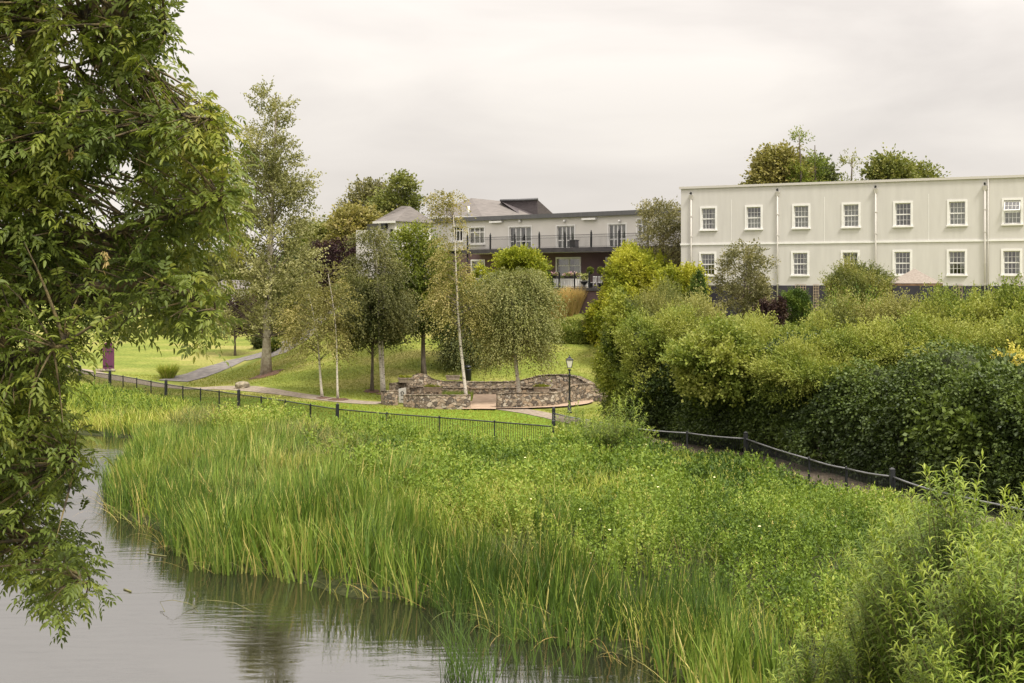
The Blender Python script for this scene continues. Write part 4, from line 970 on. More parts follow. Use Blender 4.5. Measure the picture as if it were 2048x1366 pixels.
# ================================================================== TREES
def trunk_mesh(m_, x, y, z, H, r, lean=(0,0), wob=.15, n=9, seed=0, sides=9, taper=.12):
    rr = random.Random(seed); pts = []; rad = []
    wx = [rr.uniform(-1, 1) for _ in range(4)]
    for i in range(n+1):
        t = i/n; pts.append(Vector((x+lean[0]*t+wob*(math.sin(t*4+wx[0]*3)-math.sin(wx[0]*3))*t, y+lean[1]*t+wob*(math.sin(t*3+wx[1]*3)-math.sin(wx[1]*3))*t, z-.15+(H+.15)*t)))
        rad.append(max(.012, r*(1.0-(1-taper)*t**.9)*(1.35 if i == 0 else 1)))
    m_.tube(pts, rad, sides); return pts, rad
def limb(m_, a, b, r0, r1, sag=.15, rr=random, n=4, sides=5, mi=0):
    a = Vector(a); b = Vector(b); L_ = (b-a).length; off = Vector((rr.uniform(-1,1), rr.uniform(-1,1), rr.uniform(0,1)))*L_*sag
    pts = [a*(1-t)**2+(a+(b-a)*.5+off)*2*t*(1-t)+b*t*t for t in [i/n for i in range(n+1)]]
    m_.tube(pts, [r0+(r1-r0)*i/n for i in range(n+1)], sides, mi=mi, cap=False); return pts
def tree(name, label, cat, px, base, top, rad_px, prof, leaf='midgreen', bark='bark', zc0=.15, ncl=50, rc=.8, nsp=14, spL=.8, k=9, ll=.13, lw=.08,
         droop=.3, spread=.6, trunk_r=.14, lean=0.0, group=None, seed=1, Y=None, nlimb=30, shell=.55, trunk_top=.9, up=.55, tints=(.15,.85), multi=None, gz=None, squash=1.0, leaf_name='crown', limb_r=.035):
    """one tree: trunk with limbs, and a crown of leafy shoots grouped in clumps"""
    rs = np.random.RandomState(seed); rr = random.Random(seed); nsp = int(nsp*1.45); ll *= 1.2; lw *= 1.35
    if Y is None: g = G(px, base)
    else:
        x_ = gx(px, Y); g = Vector((x_, Y, tz(x_, Y)))
    x, y, z = g; Ht = topz(top, y)-z; sc = F/y; Rm = max(rad_px/sc-.3*spL, .6*rad_px/sc)
    root = empty(name, (x, y, z), 0, label, cat, group)
    hs = np.linspace(0, 1, len(prof)); pr = np.array(prof, float)
    # clump centres
    C = []; 
    while len(C) < ncl:
        h = rs.rand(); r_ = np.interp(h, hs, pr)
        if rs.rand() > max(r_, .12)**1.3: continue
        a = rs.rand()*2*PI; q = math.sqrt(shell**2+(1-shell**2)*rs.rand()) if rs.rand() < .75 else rs.rand()
        rad = Rm*r_*q*(1+.16*math.sin(a*3+h*7+seed))
        C.append((lean*(zc0+(1-zc0)*h)+rad*math.cos(a), rad*math.sin(a)*squash, (zc0+(1-zc0)*h)*Ht))
    C = np.array(C); 
    C[:, 2] = np.minimum(C[:, 2], Ht-rc*.6-.35*spL)
    m_ = MB(); stems = multi or [(0, 0)]
    tps = []
    for i, (ox, oy) in enumerate(stems):
        tp, tr = trunk_mesh(m_, x+ox*.15, y+oy*.15, z, Ht*trunk_top*(1-.12*i), trunk_r*(1-.25*i), (lean+ox, oy), .24, seed=seed+i); tps.append((tp, tr))
    order = np.argsort(-rs.rand(ncl))[:nlimb]
    for j, i in enumerate(order):
        c_ = C[i]; tp, tr = tps[j % len(tps)]; hh = max(.13*Ht, c_[2]-(.8 if droop < .6 else .55)*math.hypot(c_[0]-lean*c_[2]/Ht, c_[1])); f = min(hh/(Ht*trunk_top), .98)*(len(tp)-1)
        ii = min(int(f), len(tp)-2); a0 = tp[ii].lerp(tp[ii+1], f-ii); r0 = min(tr[ii]*.55, limb_r)
        limb(m_, a0, (x+c_[0], y+c_[1], z+c_[2]), max(r0, .014), .008, .12, rr, mi=1)
    m_.build('trunk', [M[bark], M['bark']], root)
    # shoots
    n = ncl*nsp; ci = np.repeat(np.arange(ncl), nsp); u = nrm(rs.randn(n, 3)); u[:, 2] = u[:, 2]*.8+.1
    P = C[ci]+u*rc*(.25+.75*rs.rand(n)[:, None]**.6)*np.array([1, 1, .85])
    ax_v = C[ci].copy(); ax_v[:, 0] -= lean*C[ci][:, 2]/Ht; ax_v[:, 2] = .25*Rm
    D = u*.7+nrm(ax_v)*.8+rs.randn(n, 3)*.2
    if bark == 'birchbark' and seed != 15:
        tx_ = lean*trunk_fx(P[:, 2]/(Ht*trunk_top)); kp = ~((np.abs(P[:, 0]-tx_) < .30) & (P[:, 1] < .1) & (P[:, 2] < Ht*.9)) | (rs.rand(n) < .25)
        P = P[kp]; D = D[kp]; ci = ci[kp]; n = len(P)
    ct = tints[0]+(tints[1]-tints[0])*(rs.rand(ncl) if leaf != 'hornbeam' else np.clip(C[:, 2]/Ht*1.25-.3+.3*rs.randn(ncl)*.5, 0, 1))  # hornbeam: shaded belly and lit top painted into the tint by height
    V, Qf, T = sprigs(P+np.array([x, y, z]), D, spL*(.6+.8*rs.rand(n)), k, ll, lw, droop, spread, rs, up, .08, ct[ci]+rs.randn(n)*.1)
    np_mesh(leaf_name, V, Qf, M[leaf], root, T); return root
def shrub(name, label, cat, px, top, Y, r_px, leaf='midgreen', bark='stem', nsp=900, spL=.5, k=10, ll=.12, lw=.06, droop=.25, spread=.5, seed=1, group=None,
          core=.72, up=.5, rough=.18, zb=None, depth=1.0, tints=(.1,.9), upright=.5, X=None, front=.5, stems=9):
    """dome-shaped shrub: leafy shoots over a lumpy dome round an added solid dark core"""
    rs = np.random.RandomState(seed); rr = random.Random(seed)
    lw *= 1.25
    x = gx(px, Y) if X is None else X; zg_ = tz(x, Y) if zb is None else zb; r = r_px*Y/F; zt = topz(top, Y)-(.45 if nsp < 1800 else .8)*spL*upright
    H = max(zt-zg_, .4); hz = H*.56; zc = zt-hz; rr2 = (r, r*depth, hz)
    root = empty(name, (x, Y, zg_), 0, label, cat, group)
    th = lambda d: 1+rough*(.6*np.sin(d[:, 0]*5+seed)+.5*np.sin(d[:, 1]*6+seed*2)+.5*np.sin(d[:, 2]*7+seed*3)+.35*np.sin((d[:, 0]-d[:, 2])*13+seed))
    d = nrm(rs.randn(nsp*2, 3)); pr_ = (.35+.65*sst(-.6, .5, d[:, 2]))*(1-front*sst(.0, .7, d[:, 1]))
    d = d[rs.rand(len(d)) < pr_][:nsp]; n = len(d)
    rad = th(d)*(1-.28*rs.rand(n)**1.5)
    P = d*np.array(rr2)*(rad*.93)[:, None]+np.array([x, Y, zc])
    P[:, 2] = np.maximum(P[:, 2], zg_+.08)
    D = d*(1-upright)+np.array([0, 0, 1.0])*upright+rs.randn(n, 3)*.3
    ct = tints[0]+(tints[1]-tints[0])*(.5+.5*np.sin(d[:, 0]*4+d[:, 2]*5+seed*1.7))
    V, Qf, T = sprigs(P, D, spL*(.5+rs.rand(n)), k, ll, lw, droop, spread, rs, up, .14, ct+rs.randn(n)*.16)
    if nsp > 1800:
        n3 = nsp//9; ii = rs.randint(0, n, n3); ii = ii[d[ii, 2] > -.1]; n3 = len(ii)
        D3 = d[ii]*.45+np.array([0, 0, .75])+rs.randn(n3, 3)*.25
        e_ = sprigs(P[ii], D3, spL*(1.1+1.1*rs.rand(n3)), k*2, ll*.9, lw*.85, droop*.8, spread*.9, rs, up, .14, .2+ct[ii]*.9)
        V, Qf, T = join([(V, Qf, T), e_])
    np_mesh('foliage', V, Qf, M[leaf], root, T)
    m_ = MB()
    for i in range(stems):
        a = rr.uniform(0, 2*PI); q = rr.uniform(.2, .75); limb(m_, (x+rr.uniform(-.2,.2), Y+rr.uniform(-.2,.2), zg_-.1), (x+r*q*math.cos(a), Y+r*depth*q*math.sin(a), zc+hz*rr.uniform(.2,.75)), .04, .012, .1, rr)
    if stems: m_.build('stems', M[bark], root)
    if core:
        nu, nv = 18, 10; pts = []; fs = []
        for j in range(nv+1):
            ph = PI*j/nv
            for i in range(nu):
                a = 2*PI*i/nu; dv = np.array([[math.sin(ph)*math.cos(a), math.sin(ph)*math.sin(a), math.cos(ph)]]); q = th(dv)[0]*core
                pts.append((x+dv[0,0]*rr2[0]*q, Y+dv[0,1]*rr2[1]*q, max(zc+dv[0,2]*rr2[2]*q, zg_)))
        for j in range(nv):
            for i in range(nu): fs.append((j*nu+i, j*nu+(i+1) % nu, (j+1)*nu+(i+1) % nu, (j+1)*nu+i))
        MB().add(pts, fs, smooth=True).build('solid_core', M['core'], root)
    return root
trunk_fx = lambda t: np.clip(t, 0, 1)
WEEP = [.35,.75,1,1,.95,.8,.6,.4,.22,.1]
ROUND = [.35,.8,1,1,.95,.85,.65,.35]
# ---- poplar
tree('poplar_tree', 'tall slender pale-trunked poplar rising above everything left of the birches', 'tree', 532, 749, 172, 112, [.85,1,1,1,.97,.9,.82,.74,.62,.5,.38,.24,.14], 'poplar', 'poplarbark', zc0=.13, ncl=235, rc=.6, nsp=15, spL=.85, k=11, ll=.125, lw=.105, droop=.02, spread=.8, trunk_r=.36, lean=.35, seed=3, nlimb=110, shell=.3, trunk_top=.97, tints=(.1,.8), limb_r=.05, up=.3)
g = G(532, 749); 
def mulch_ring(px, py, r, label, seed=1):
    g = G(px, py); m_ = MB(); n = 20; rr = random.Random(seed); pts = [(g.x, g.y, tz(g.x, g.y)+.09)]
    for k in range(n): a = 2*PI*k/n; q = r*rr.uniform(.85, 1.15); X_, Y_ = g.x+q*math.cos(a), g.y+q*math.sin(a); pts.append((X_, Y_, tz(X_, Y_)+.03))
    m_.add(pts, [(0, 1+k, 1+(k+1) % n) for k in range(n)]); o = m_.build('mulch_ring', M['mulch']); tag(o, label, 'mulch', 'mulch rings at the feet of trees')
mulch_ring(532, 750, 1.25, 'reddish bark mulch ring round the foot of the tall poplar')
mulch_ring(646, 797, .5, 'small mulch patch at the foot of the leftmost weeping birch', 2)
mulch_ring(677, 800, .7, 'small mulch patch at the foot of the thin pale-trunked birch', 3)
mulch_ring(744, 784, .6, 'mulch patch at the foot of the dark-crowned tree beside the plaza', 4)
mulch_ring(766, 789, .5, 'mulch patch at the foot of the two-stemmed white birch', 5)
mulch_ring(1040, 806, .75, 'mulch patch at the foot of the birch before the right front wall', 6)
# ---- birches and lawn trees
BG = 'birches on the lawn around the plaza'
tree('birch_tree', 'leftmost small weeping birch with a thin white trunk on the lawn', 'tree', 645, 796, 560, 56, [.65,.9,1,.95,.85,.7,.5,.25], 'birch_gold', 'birchbark', zc0=.36, ncl=46, rc=.55, nsp=16, spL=1.0, k=13, ll=.10, lw=.06, droop=.95, spread=.3, trunk_r=.10, lean=-.9, seed=11, group=BG, nlimb=26, tints=(.1,.8))
tree('birch_tree', 'very thin young birch with sparse leaves beside the leftmost weeping birch', 'tree', 676, 799, 520, 42, [.2,.35,.5,.75,1,.95,.8,.6,.3], 'birch_gold', 'birchbark', zc0=.28, ncl=34, rc=.5, nsp=12, spL=.8, k=11, ll=.10, lw=.06, droop=.6, spread=.4, trunk_r=.085, lean=-.5, seed=12, group=BG, nlimb=26, tints=(.0,.6))
tree('birch_tree', 'tall two-stemmed white birch with a dark drooping crown left of the plaza', 'tree', 766, 788, 452, 70, [.55,.9,1,1,.95,.85,.7,.5,.35,.25], 'birch_dark', 'birchbark', zc0=.33, ncl=110, rc=.7, nsp=17, spL=1.1, k=13, ll=.10, lw=.06, droop=.8, spread=.35, trunk_r=.14, lean=-.95, multi=[(0,0),(.6,.3)], seed=13, group=BG, nlimb=60, trunk_top=.93, tints=(.1,.8), limb_r=.03)
tree('birch_tree', 'tallest birch with a bare white trunk and wispy yellow-brown hanging leaves', 'tree', 935, 814, 378, 50, [.7,.95,1,1,.85,.65,.48,.4,.4,.5,.55,.5,.4], 'birch_gold', 'birchbark', zc0=.35, ncl=72, rc=.62, nsp=14, spL=1.0, k=12, ll=.10, lw=.06, droop=.85, spread=.35, trunk_r=.125, lean=-1.3, seed=14, group=BG, nlimb=65, trunk_top=.88, tints=(.1,.9), shell=.35, limb_r=.028)
tree('birch_tree', 'broad weeping birch with a dense green curtain of leaves at the right of the plaza', 'tree', 1040, 808, 533, 80, [.5,.78,.92,1,1,.97,.86,.66,.38], 'birch_green', 'birchbark', zc0=.33, ncl=135, rc=.7, nsp=20, spL=1.0, k=13, ll=.10, lw=.06, droop=1.05, spread=.28, trunk_r=.17, lean=-.5, seed=15, group=BG, nlimb=50, tints=(.1,.85))
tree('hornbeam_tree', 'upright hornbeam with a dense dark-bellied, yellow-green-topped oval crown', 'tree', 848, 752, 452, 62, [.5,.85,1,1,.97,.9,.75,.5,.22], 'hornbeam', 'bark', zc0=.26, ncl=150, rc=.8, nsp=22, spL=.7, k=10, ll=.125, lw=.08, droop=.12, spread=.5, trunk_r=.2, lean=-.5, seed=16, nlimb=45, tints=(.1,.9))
tree('lawn_tree', 'small tree with a dark rounded crown behind the two-stemmed birch', 'tree', 744, 784, 575, 60, ROUND, 'dark', 'bark', zc0=.40, ncl=75, rc=.7, nsp=20, spL=.6, k=10, ll=.12, lw=.08, droop=.15, spread=.5, trunk_r=.14, lean=-.1, seed=17, nlimb=30)
tree('weeping_tree', 'dark green weeping tree hanging over the litter bin behind the tallest birch', 'tree', 928, 736, 575, 44, [.9,1,1,.95,.8,.5], 'dark', 'bark', zc0=.16, ncl=80, rc=.8, nsp=18, spL=1.1, k=12, ll=.11, lw=.07, droop=.9, spread=.35, trunk_r=.12, seed=18, nlimb=20, tints=(.2,1))
tree('plum_tree', 'small dark purple-leaved tree on the slope left of the poplar', 'tree', 470, 711, 590, 42, [.5,1,1,.9,.7,.4], 'purple', 'bark', zc0=.35, ncl=50, rc=.8, nsp=16, spL=.6, k=9, ll=.12, lw=.09, droop=.1, trunk_r=.12, seed=19, nlimb=24, tints=(.2,1.1))
tree('plum_tree', 'purple-leaved tree rising behind the thin young birch', 'tree', 668, 690, 482, 58, [.6,1,1,.95,.8,.45], 'purple', 'bark', zc0=.15, ncl=95, rc=.9, nsp=18, spL=.7, k=9, ll=.15, lw=.11, droop=.1, trunk_r=.16, seed=20, Y=128, nlimb=26, tints=(.1,.9))
# ---- shrubs on the slope behind the birches
slope = [
 ('left grey-green shrub mass between the poplar and the leftmost birch', 600, 610, 132, 48, 'olive', .6),
 ('dark shrub at the top of the hill path', 560, 640, 138, 40, 'dark', .5),
 ('low yellow-green shrub at the end of the hill path', 604, 662, 133, 26, 'lime', .5),
 ('yellow-green shrub behind the thin young birch', 640, 590, 130, 40, 'birch_gold', .6),
 ('olive shrub behind the dark rounded lawn tree', 712, 560, 122, 46, 'olive', .6),
 ('tall olive shrub in the middle of the slope under the tower', 790, 560, 119, 48, 'olive', .6),
 ('dark green shrub below the balcony left of the lime tree', 880, 560, 115, 52, 'dark', .6),
 ('olive-yellow shrub under the left end of the balcony', 950, 575, 112, 48, 'olive', .6),
 ('mid-green shrub behind the broad weeping birch', 1030, 600, 110.5, 26, 'midgreen', .6)]
for i, (lb, px, top, Y, rp, lf, u) in enumerate(slope):
    shrub('slope_shrub', lb, 'shrub', px, top, Y, rp, lf, nsp=1100, spL=.7, k=10, ll=.17, lw=.10, seed=30+i, group='shrubs massed on the slope', core=.75, stems=6)
shrub('round_bush', 'small round dark bush beside the hill path right of the poplar trunk', 'bush', 548, 680, G(548,703).y, 11.5, 'hornbeam', nsp=500, spL=.25, k=9, ll=.11, lw=.07, seed=41, core=.7, stems=5)
shrub('round_bush', 'dark low bush just left of the poplar trunk', 'bush', 518, 672, G(518,697).y, 13, 'dark', nsp=500, spL=.25, k=9, ll=.11, lw=.07, seed=42, core=.7, stems=5)
shrub('round_bush', 'broad bush on the upper lawn under the ash branches', 'bush', 342, 632, G(342,668).y, 27, 'midgreen', nsp=900, spL=.35, k=9, ll=.14, lw=.08, seed=43, core=.7)
def tuft(name, label, cat, px, base, w_px, h_px, leafm, n, seed, curve_=1.1, group=None, Y=None, wd=.03):
    rs = np.random.RandomState(seed); g = G(px, base) if Y is None else Vector((gx(px,Y), Y, tz(gx(px,Y),Y))); s = g.y/F; r = w_px*s/2; a = rs.rand(n)*2*PI; q = np.sqrt(rs.rand(n))*r*.45
    P = np.stack([g.x+q*np.cos(a), g.y+q*np.sin(a), np.zeros(n)], -1); P[:, 2] = terrain(P[:, 0], P[:, 1])
    V, Qf, T = blades(P, a+rs.randn(n)*.4, h_px*s*(.7+.5*rs.rand(n)), np.full(n, wd), .15+.35*rs.rand(n), curve_*rs.rand(n), 4, rs, rs.rand(n)*.9)
    o = np_mesh(name, V, Qf, M[leafm], None, T); tag(o, label, cat, group); return o
tuft('grass_clump', 'rounded clump of long arching grass where the hill path meets the riverside path', 'grass clump', 336, 757, 52, 30, 'bankgrass', 900, 5, wd=.045)
for i, px in enumerate((1112, 1126, 1140, 1152)):
    tuft('ornamental_grass', ['leftmost', 'second', 'third', 'rightmost'][i]+' tall straw-coloured grass clump on the bank under the terrace', 'grass clump', px, 0, 26, 50, 'orange', 2400, 50+i, curve_=.22, group='straw-coloured grasses under the terrace', Y=109.5+.3*i, wd=.035)
# clipped hedge and neighbours
def box_hedge(name, label, x0, x1, y0, y1, h, leafm, seed, n=2600, group=None, cat='hedge', ll=.1):
    rs = np.random.RandomState(seed); root = empty(name, ((x0+x1)/2, (y0+y1)/2, tz((x0+x1)/2, y0)), 0, label, cat, group)
    P = np.stack([x0+(x1-x0)*rs.rand(n), y0+(y1-y0)*rs.rand(n), rs.rand(n)*h], -1); f = rs.rand(n)
    P[f < .45, 2] = h; m2 = (f >= .45) & (f < .9); P[m2, 1] = y0; P[f >= .95, 0] = x0; m3 = (f >= .9) & (f < .95); P[m3, 0] = x1
    P += rs.randn(n, 3)*.06; P[:, 2] += terrain(P[:, 0], P[:, 1])
    D = rs.randn(n, 3)*.5+np.array([0, -.4, .7])
    V, Qf, T = sprigs(P, D, .12+.2*rs.rand(n), 8, ll, ll*.6, .1, .6, rs); np_mesh('foliage', V, Qf, M[leafm], root, T)
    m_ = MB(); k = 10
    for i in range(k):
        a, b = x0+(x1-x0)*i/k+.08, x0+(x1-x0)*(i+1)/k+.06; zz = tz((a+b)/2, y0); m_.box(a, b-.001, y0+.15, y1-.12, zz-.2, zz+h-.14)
    m_.build('solid_core', M['core'], root); return root
xa, xb = gx(1108, 105.5), gx(1178, 105.5); box_hedge('clipped_hedge', 'low clipped bright green hedge at the top of the lawn', xa, xb, 105, 107, 1.0, 'midgreen', 61)
shrub('brown_shrub', 'low brownish shrub at the right end of the clipped hedge', 'shrub', 1193, 634, 106, 26, 'birch_gold', nsp=700, spL=.3, k=9, ll=.12, lw=.07, seed=62, core=.7)
# terrace plants
def ball_tree(px, label, seed):
    y = mf(ms(px, TD+1.0), TD+1.0, 0)[1]; x = gx(px, y); c = empty('topiary_tree', (x, y, ZG), 0, label, 'topiary', 'clipped ball trees on the terrace'); zc = topz(541, y); rs = np.random.RandomState(seed)
    MB().lathe((x,y,ZG), [(.14,0),(.17,.05),(.2,.36),(.22,.38),(.2,.4),(.02,.38)], 12).build('pot', M['blackmetal'], c)
    MB().tube([(x,y,ZG+.35),(x,y,zc)], .02, 6).build('stem', M['bark'], c)
    d = nrm(rs.randn(700, 3)); V, Qf, T = sprigs(d*.2+np.array([x,y,zc]), d, .06+.04*rs.rand(700), 4, .06, .035, 0, .6, rs); np_mesh('foliage', V, Qf, M['hornbeam'], c, T)
ball_tree(1180.5, 'left of two small clipped ball trees in pots on the terrace', 1); ball_tree(1201, 'right of two small clipped ball trees in pots on the terrace', 2)
def flower_box(px, label, seed, fl='flower', w_=.9, py=552):
    s_ = ms(px, TD+.9); p_ = mf(s_, TD+.9, ZG+.78); rs = np.random.RandomState(seed); c = empty('flower_planter', p_, mang, label, 'planter', 'flower boxes on the terrace tables')
    MB().box(s_-w_/2, s_+w_/2, TD+.78, TD+1.02, ZG+.77, ZG+.97, mf).build('box', M['darkslab'], c)
    n = 220; P = np.array([mf(s_+(rs.rand()-.5)*w_*1.1, TD+.9+rs.randn()*.12, ZG+.95+rs.rand()*.22) for _ in range(n)]); D = rs.randn(n, 3)*.5+np.array([0,0,.6])
    V, Qf, T = sprigs(P, D, .1+.1*rs.rand(n), 5, .08, .05, .2, .7, rs); np_mesh('foliage', V, Qf, M['midgreen'], c, T)
    P2 = P[::2]+rs.randn(n//2, 3)*.04+np.array([0,-.03,.06]); V, Qf, T = sprigs(P2, D[::2], np.full(n//2, .06), 5, .055, .05, 0, .9, rs); np_mesh('blossom', V, Qf, M[fl], c, T)
flower_box(1106, 'purple flowers in a dark box on the left terrace table', 1); flower_box(1143, 'wider purple flower box on the middle terrace table', 2, w_=1.5)
s_ = ms(1168, TD+.5); p_ = mf(s_, TD+.5, ZG); ur = empty('urn', p_, 0, 'dark footed urn with white flowers at the terrace railing', 'urn')
MB().lathe(p_, [(.18,0),(.2,.04),(.08,.1),(.07,.25),(.2,.34),(.34,.5),(.36,.54),(.3,.55),(.02,.5)], 14).build('bowl', M['blackmetal'], ur)
rs = np.random.RandomState(9); n = 160; P = np.array(p_)+np.stack([rs.randn(n)*.18, rs.randn(n)*.15, .6+.5*rs.rand(n)], -1); D = rs.randn(n,3)*.4+np.array([0,0,.7]); V, Qf, T = sprigs(P, D, .1+.1*rs.rand(n), 5, .08, .05, .3, .7, rs); np_mesh('foliage', V, Qf, M['midgreen'], ur, T)
V, Qf, T = sprigs(P[::3], D[::3], np.full(len(P[::3]), .08), 5, .06, .06, 0, .9, rs); np_mesh('blossom', V, Qf, M['whiteflower'], ur, T)
shrub('cone_bush', 'dark conical clipped bush at the left end of the terrace railing', 'bush', 1092, 540, 111.5, 15, 'conifer', nsp=900, spL=.2, k=9, ll=.10, lw=.04, seed=63, core=.8, upright=.8, rough=.05, stems=3)
tree('lime_tree', 'bright yellow-green rounded tree in front of the balcony', 'tree', 1040, 0, 500, 52, ROUND, 'lime', 'bark', zc0=.12, ncl=85, rc=.7, nsp=22, spL=.6, k=10, ll=.14, lw=.09, droop=.15, spread=.5, trunk_r=.13, seed=64, Y=112, nlimb=24)
# feather-leaved shrub with white flowers at left of the terrace
shrub('tree_fern_shrub', 'light green flat-topped shrub with broad fronds by the glazed door', 'shrub', 962, 532, 114, 20, 'lime', nsp=240, spL=.7, k=9, ll=.16, lw=.08, seed=65, core=0, droop=.5)
# ---- right-hand lime shrub group
shrub('lime_shrub', 'tallest rounded yellow-green tree between the terrace and the beige wing', 'tree', 1274, 490, 104, 72, 'lime', nsp=6500, tints=(.35,1.0), spL=.6, k=10, ll=.17, lw=.09, seed=66, core=.82, rough=.13, bark='bark')
shrub('lime_shrub', 'yellow-green shrub spreading left of the tallest lime tree', 'shrub', 1243, 566, 100, 44, 'lime', nsp=1800, spL=.5, k=10, ll=.16, lw=.09, seed=67, core=.8)
shrub('lime_shrub', 'yellow-green shrub stepping down towards the beige wing', 'shrub', 1362, 528, 98, 52, 'lime', nsp=3600, tints=(.3,1.0), spL=.6, k=10, ll=.16, lw=.09, seed=68, core=.8)
shrub('lime_shrub', 'low yellow-green bush filling the foot of the terrace wall', 'shrub', 1206, 600, 105, 30, 'lime', nsp=1500, spL=.5, k=10, ll=.16, lw=.09, seed=167, core=.8)
shrub('feathery_shrub', 'soft olive-green feathery shrub in front of the lime trees', 'shrub', 1318, 566, 93, 82, 'olive', nsp=3600, spL=.8, k=12, ll=.14, lw=.04, seed=69, core=.8, upright=.7)
shrub('dark_conifer', 'dark pointed conifer against the left corner of the beige wing', 'tree', 1396, 540, 95, 20, 'conifer', nsp=1200, spL=.3, k=9, ll=.12, lw=.05, seed=70, core=.85, upright=.8, rough=.08)
tree('willow_tree', 'grey-green loose tree standing against the gap between the two buildings', 'tree', 1318, 0, 408, 60, [.7,.95,1,1,.95,.85,.7,.45], 'greywillow', 'bark', zc0=.12, ncl=125, rc=.6, nsp=13, spL=.8, k=11, ll=.13, lw=.07, droop=.1, spread=.5, trunk_r=.16, seed=71, Y=106, nlimb=40, tints=(.0,.9), shell=.3)
tree('round_tree', 'small round-crowned grey-green tree before the left windows of the beige wing', 'tree', 1487, 0, 483, 50, [.6,.9,1,1,.9,.7,.35], 'greywillow', 'bark', zc0=.22, ncl=72, rc=.42, nsp=13, spL=.5, k=10, ll=.11, lw=.065, droop=.1, spread=.55, trunk_r=.1, seed=72, Y=86, nlimb=30, tints=(.0,.7))
shrub('olive_bush', 'loose olive bush in front of the lower windows left of the gazebo', 'bush', 1712, 520, 79, 62, 'olive', nsp=1900, spL=.6, k=11, ll=.11, lw=.045, seed=73, core=.6, upright=.7, rough=.2)
shrub('round_conifer', 'rounded dark green conifer in front of the navy plinth', 'bush', 1591, 578, 78, 27, 'conifer', nsp=2200, spL=.35, k=10, ll=.10, lw=.035, seed=74, core=.85, upright=.85, rough=.08, zb=6.6)
for i, (px, top) in enumerate(((1527,596),(1546,606),(1562,594))):
    shrub('purple_shrub', ['leftmost', 'middle', 'rightmost'][i]+' dark purple upright shrub between the round tree and the dark conifer', 'shrub', px, top, 75, 9, 'purple', nsp=260, spL=.35, k=9, ll=.10, lw=.07, seed=75+i, core=0, upright=.9, group='purple shrubs behind the hedge', zb=6.2, tints=(.3,1.2))
# ---- trees behind the buildings
BT = 'trees rising behind the buildings'
def backtree(px, top, Y, rp, leafm, label, seed, prof=ROUND, zc0=.3, **k_):
    a = dict(ncl=110, rc=1.4, nsp=20, spL=1.2, k=10, ll=.26, lw=.17, droop=.1, trunk_r=.35, nlimb=40); a.update(k_)
    return tree(a.pop('name', 'background_tree'), label, 'tree', px, 0, top, rp, prof, leafm, 'bark', zc0=zc0, seed=seed, Y=Y, group=BT, **a)
backtree(1560, 300, 135, 46, 'birch_gold', 'broad yellow-green tree above the roof of the beige wing', 81, ncl=170)
backtree(1628, 324, 138, 36, 'dark', 'darker green tree right behind the broad yellow-green one', 82)
CON = [1,.85,.72,.6,.48,.36,.25,.12]
backtree(1600, 264, 132, 30, 'midgreen', 'thin conifer spire standing tallest above the beige wing', 83, CON, .2, name='conifer_tree', rc=.5, ncl=70, spL=.9, nsp=12, ll=.2, lw=.08, shell=.2, trunk_top=.98)
backtree(1637, 285, 132, 28, 'midgreen', 'second, shorter conifer spire right of the tallest one', 84, CON, .2, name='conifer_tree', rc=.5, ncl=60, spL=.9, nsp=12, ll=.2, lw=.08, shell=.2, trunk_top=.98)
backtree(1694, 310, 130, 28, 'olive', 'small thin-topped conifer just showing over the roofline', 85, CON, .2, name='conifer_tree', rc=.5, ncl=50, spL=.9, nsp=10, ll=.2, lw=.08, shell=.2, trunk_top=.98)
backtree(1778, 314, 140, 34, 'olive', 'dark domed tree above the roof at the right', 86)
backtree(1832, 332, 142, 36, 'olive', 'lower dark tree sloping down right of the dark domed one', 87)
backtree(735, 366, 155, 40, 'greywillow', 'olive tree top behind the tower, left of the dark one', 88, ncl=55, rc=1.1)
backtree(792, 352, 150, 36, 'olive', 'dark tree top rising just above the tower roof', 89, ncl=50, rc=1.1)
backtree(712, 420, 140, 42, 'birch_gold', 'yellow-olive tree at the left corner of the tower', 90, [.8,1,1,.9,.8,.6,.35], .15)
backtree(628, 458, 160, 34, 'midgreen', 'mid-green tree on the skyline between the poplar and the tower', 91)
backtree(672, 445, 152, 36, 'olive', 'olive-brown tree on the skyline left of the tower', 92)
backtree(610, 505, 150, 46, 'dark', 'dark tree behind the right side of the poplar', 93, [.8,1,1,.95,.8,.5], .1)
backtree(560, 520, 155, 40, 'olive', 'olive tree hidden behind the poplar crown', 94, [.8,1,1,.95,.8,.5], .1)
backtree(470, 545, 190, 40, 'midgreen', 'low distant tree line left of the poplar', 95, [.8,1,1,.95,.8,.5], .1)
backtree(395, 505, 190, 60, 'dark', 'distant dark tree seen past the ash branches', 96, [.8,1,1,.95,.8,.5], .1, ncl=140)
backtree(270, 470, 200, 80, 'midgreen', 'big distant tree behind the ash foliage', 97, [.8,1,1,.95,.8,.5], .1, ncl=160)
backtree(120, 450, 200, 90, 'dark', 'far left distant tree behind the ash foliage', 98, [.8,1,1,.95,.8,.5], .1, ncl=160)
backtree(-60, 460, 200, 90, 'midgreen', 'distant tree beyond the left edge of the lawn', 99, [.8,1,1,.95,.8,.5], .1, ncl=140)
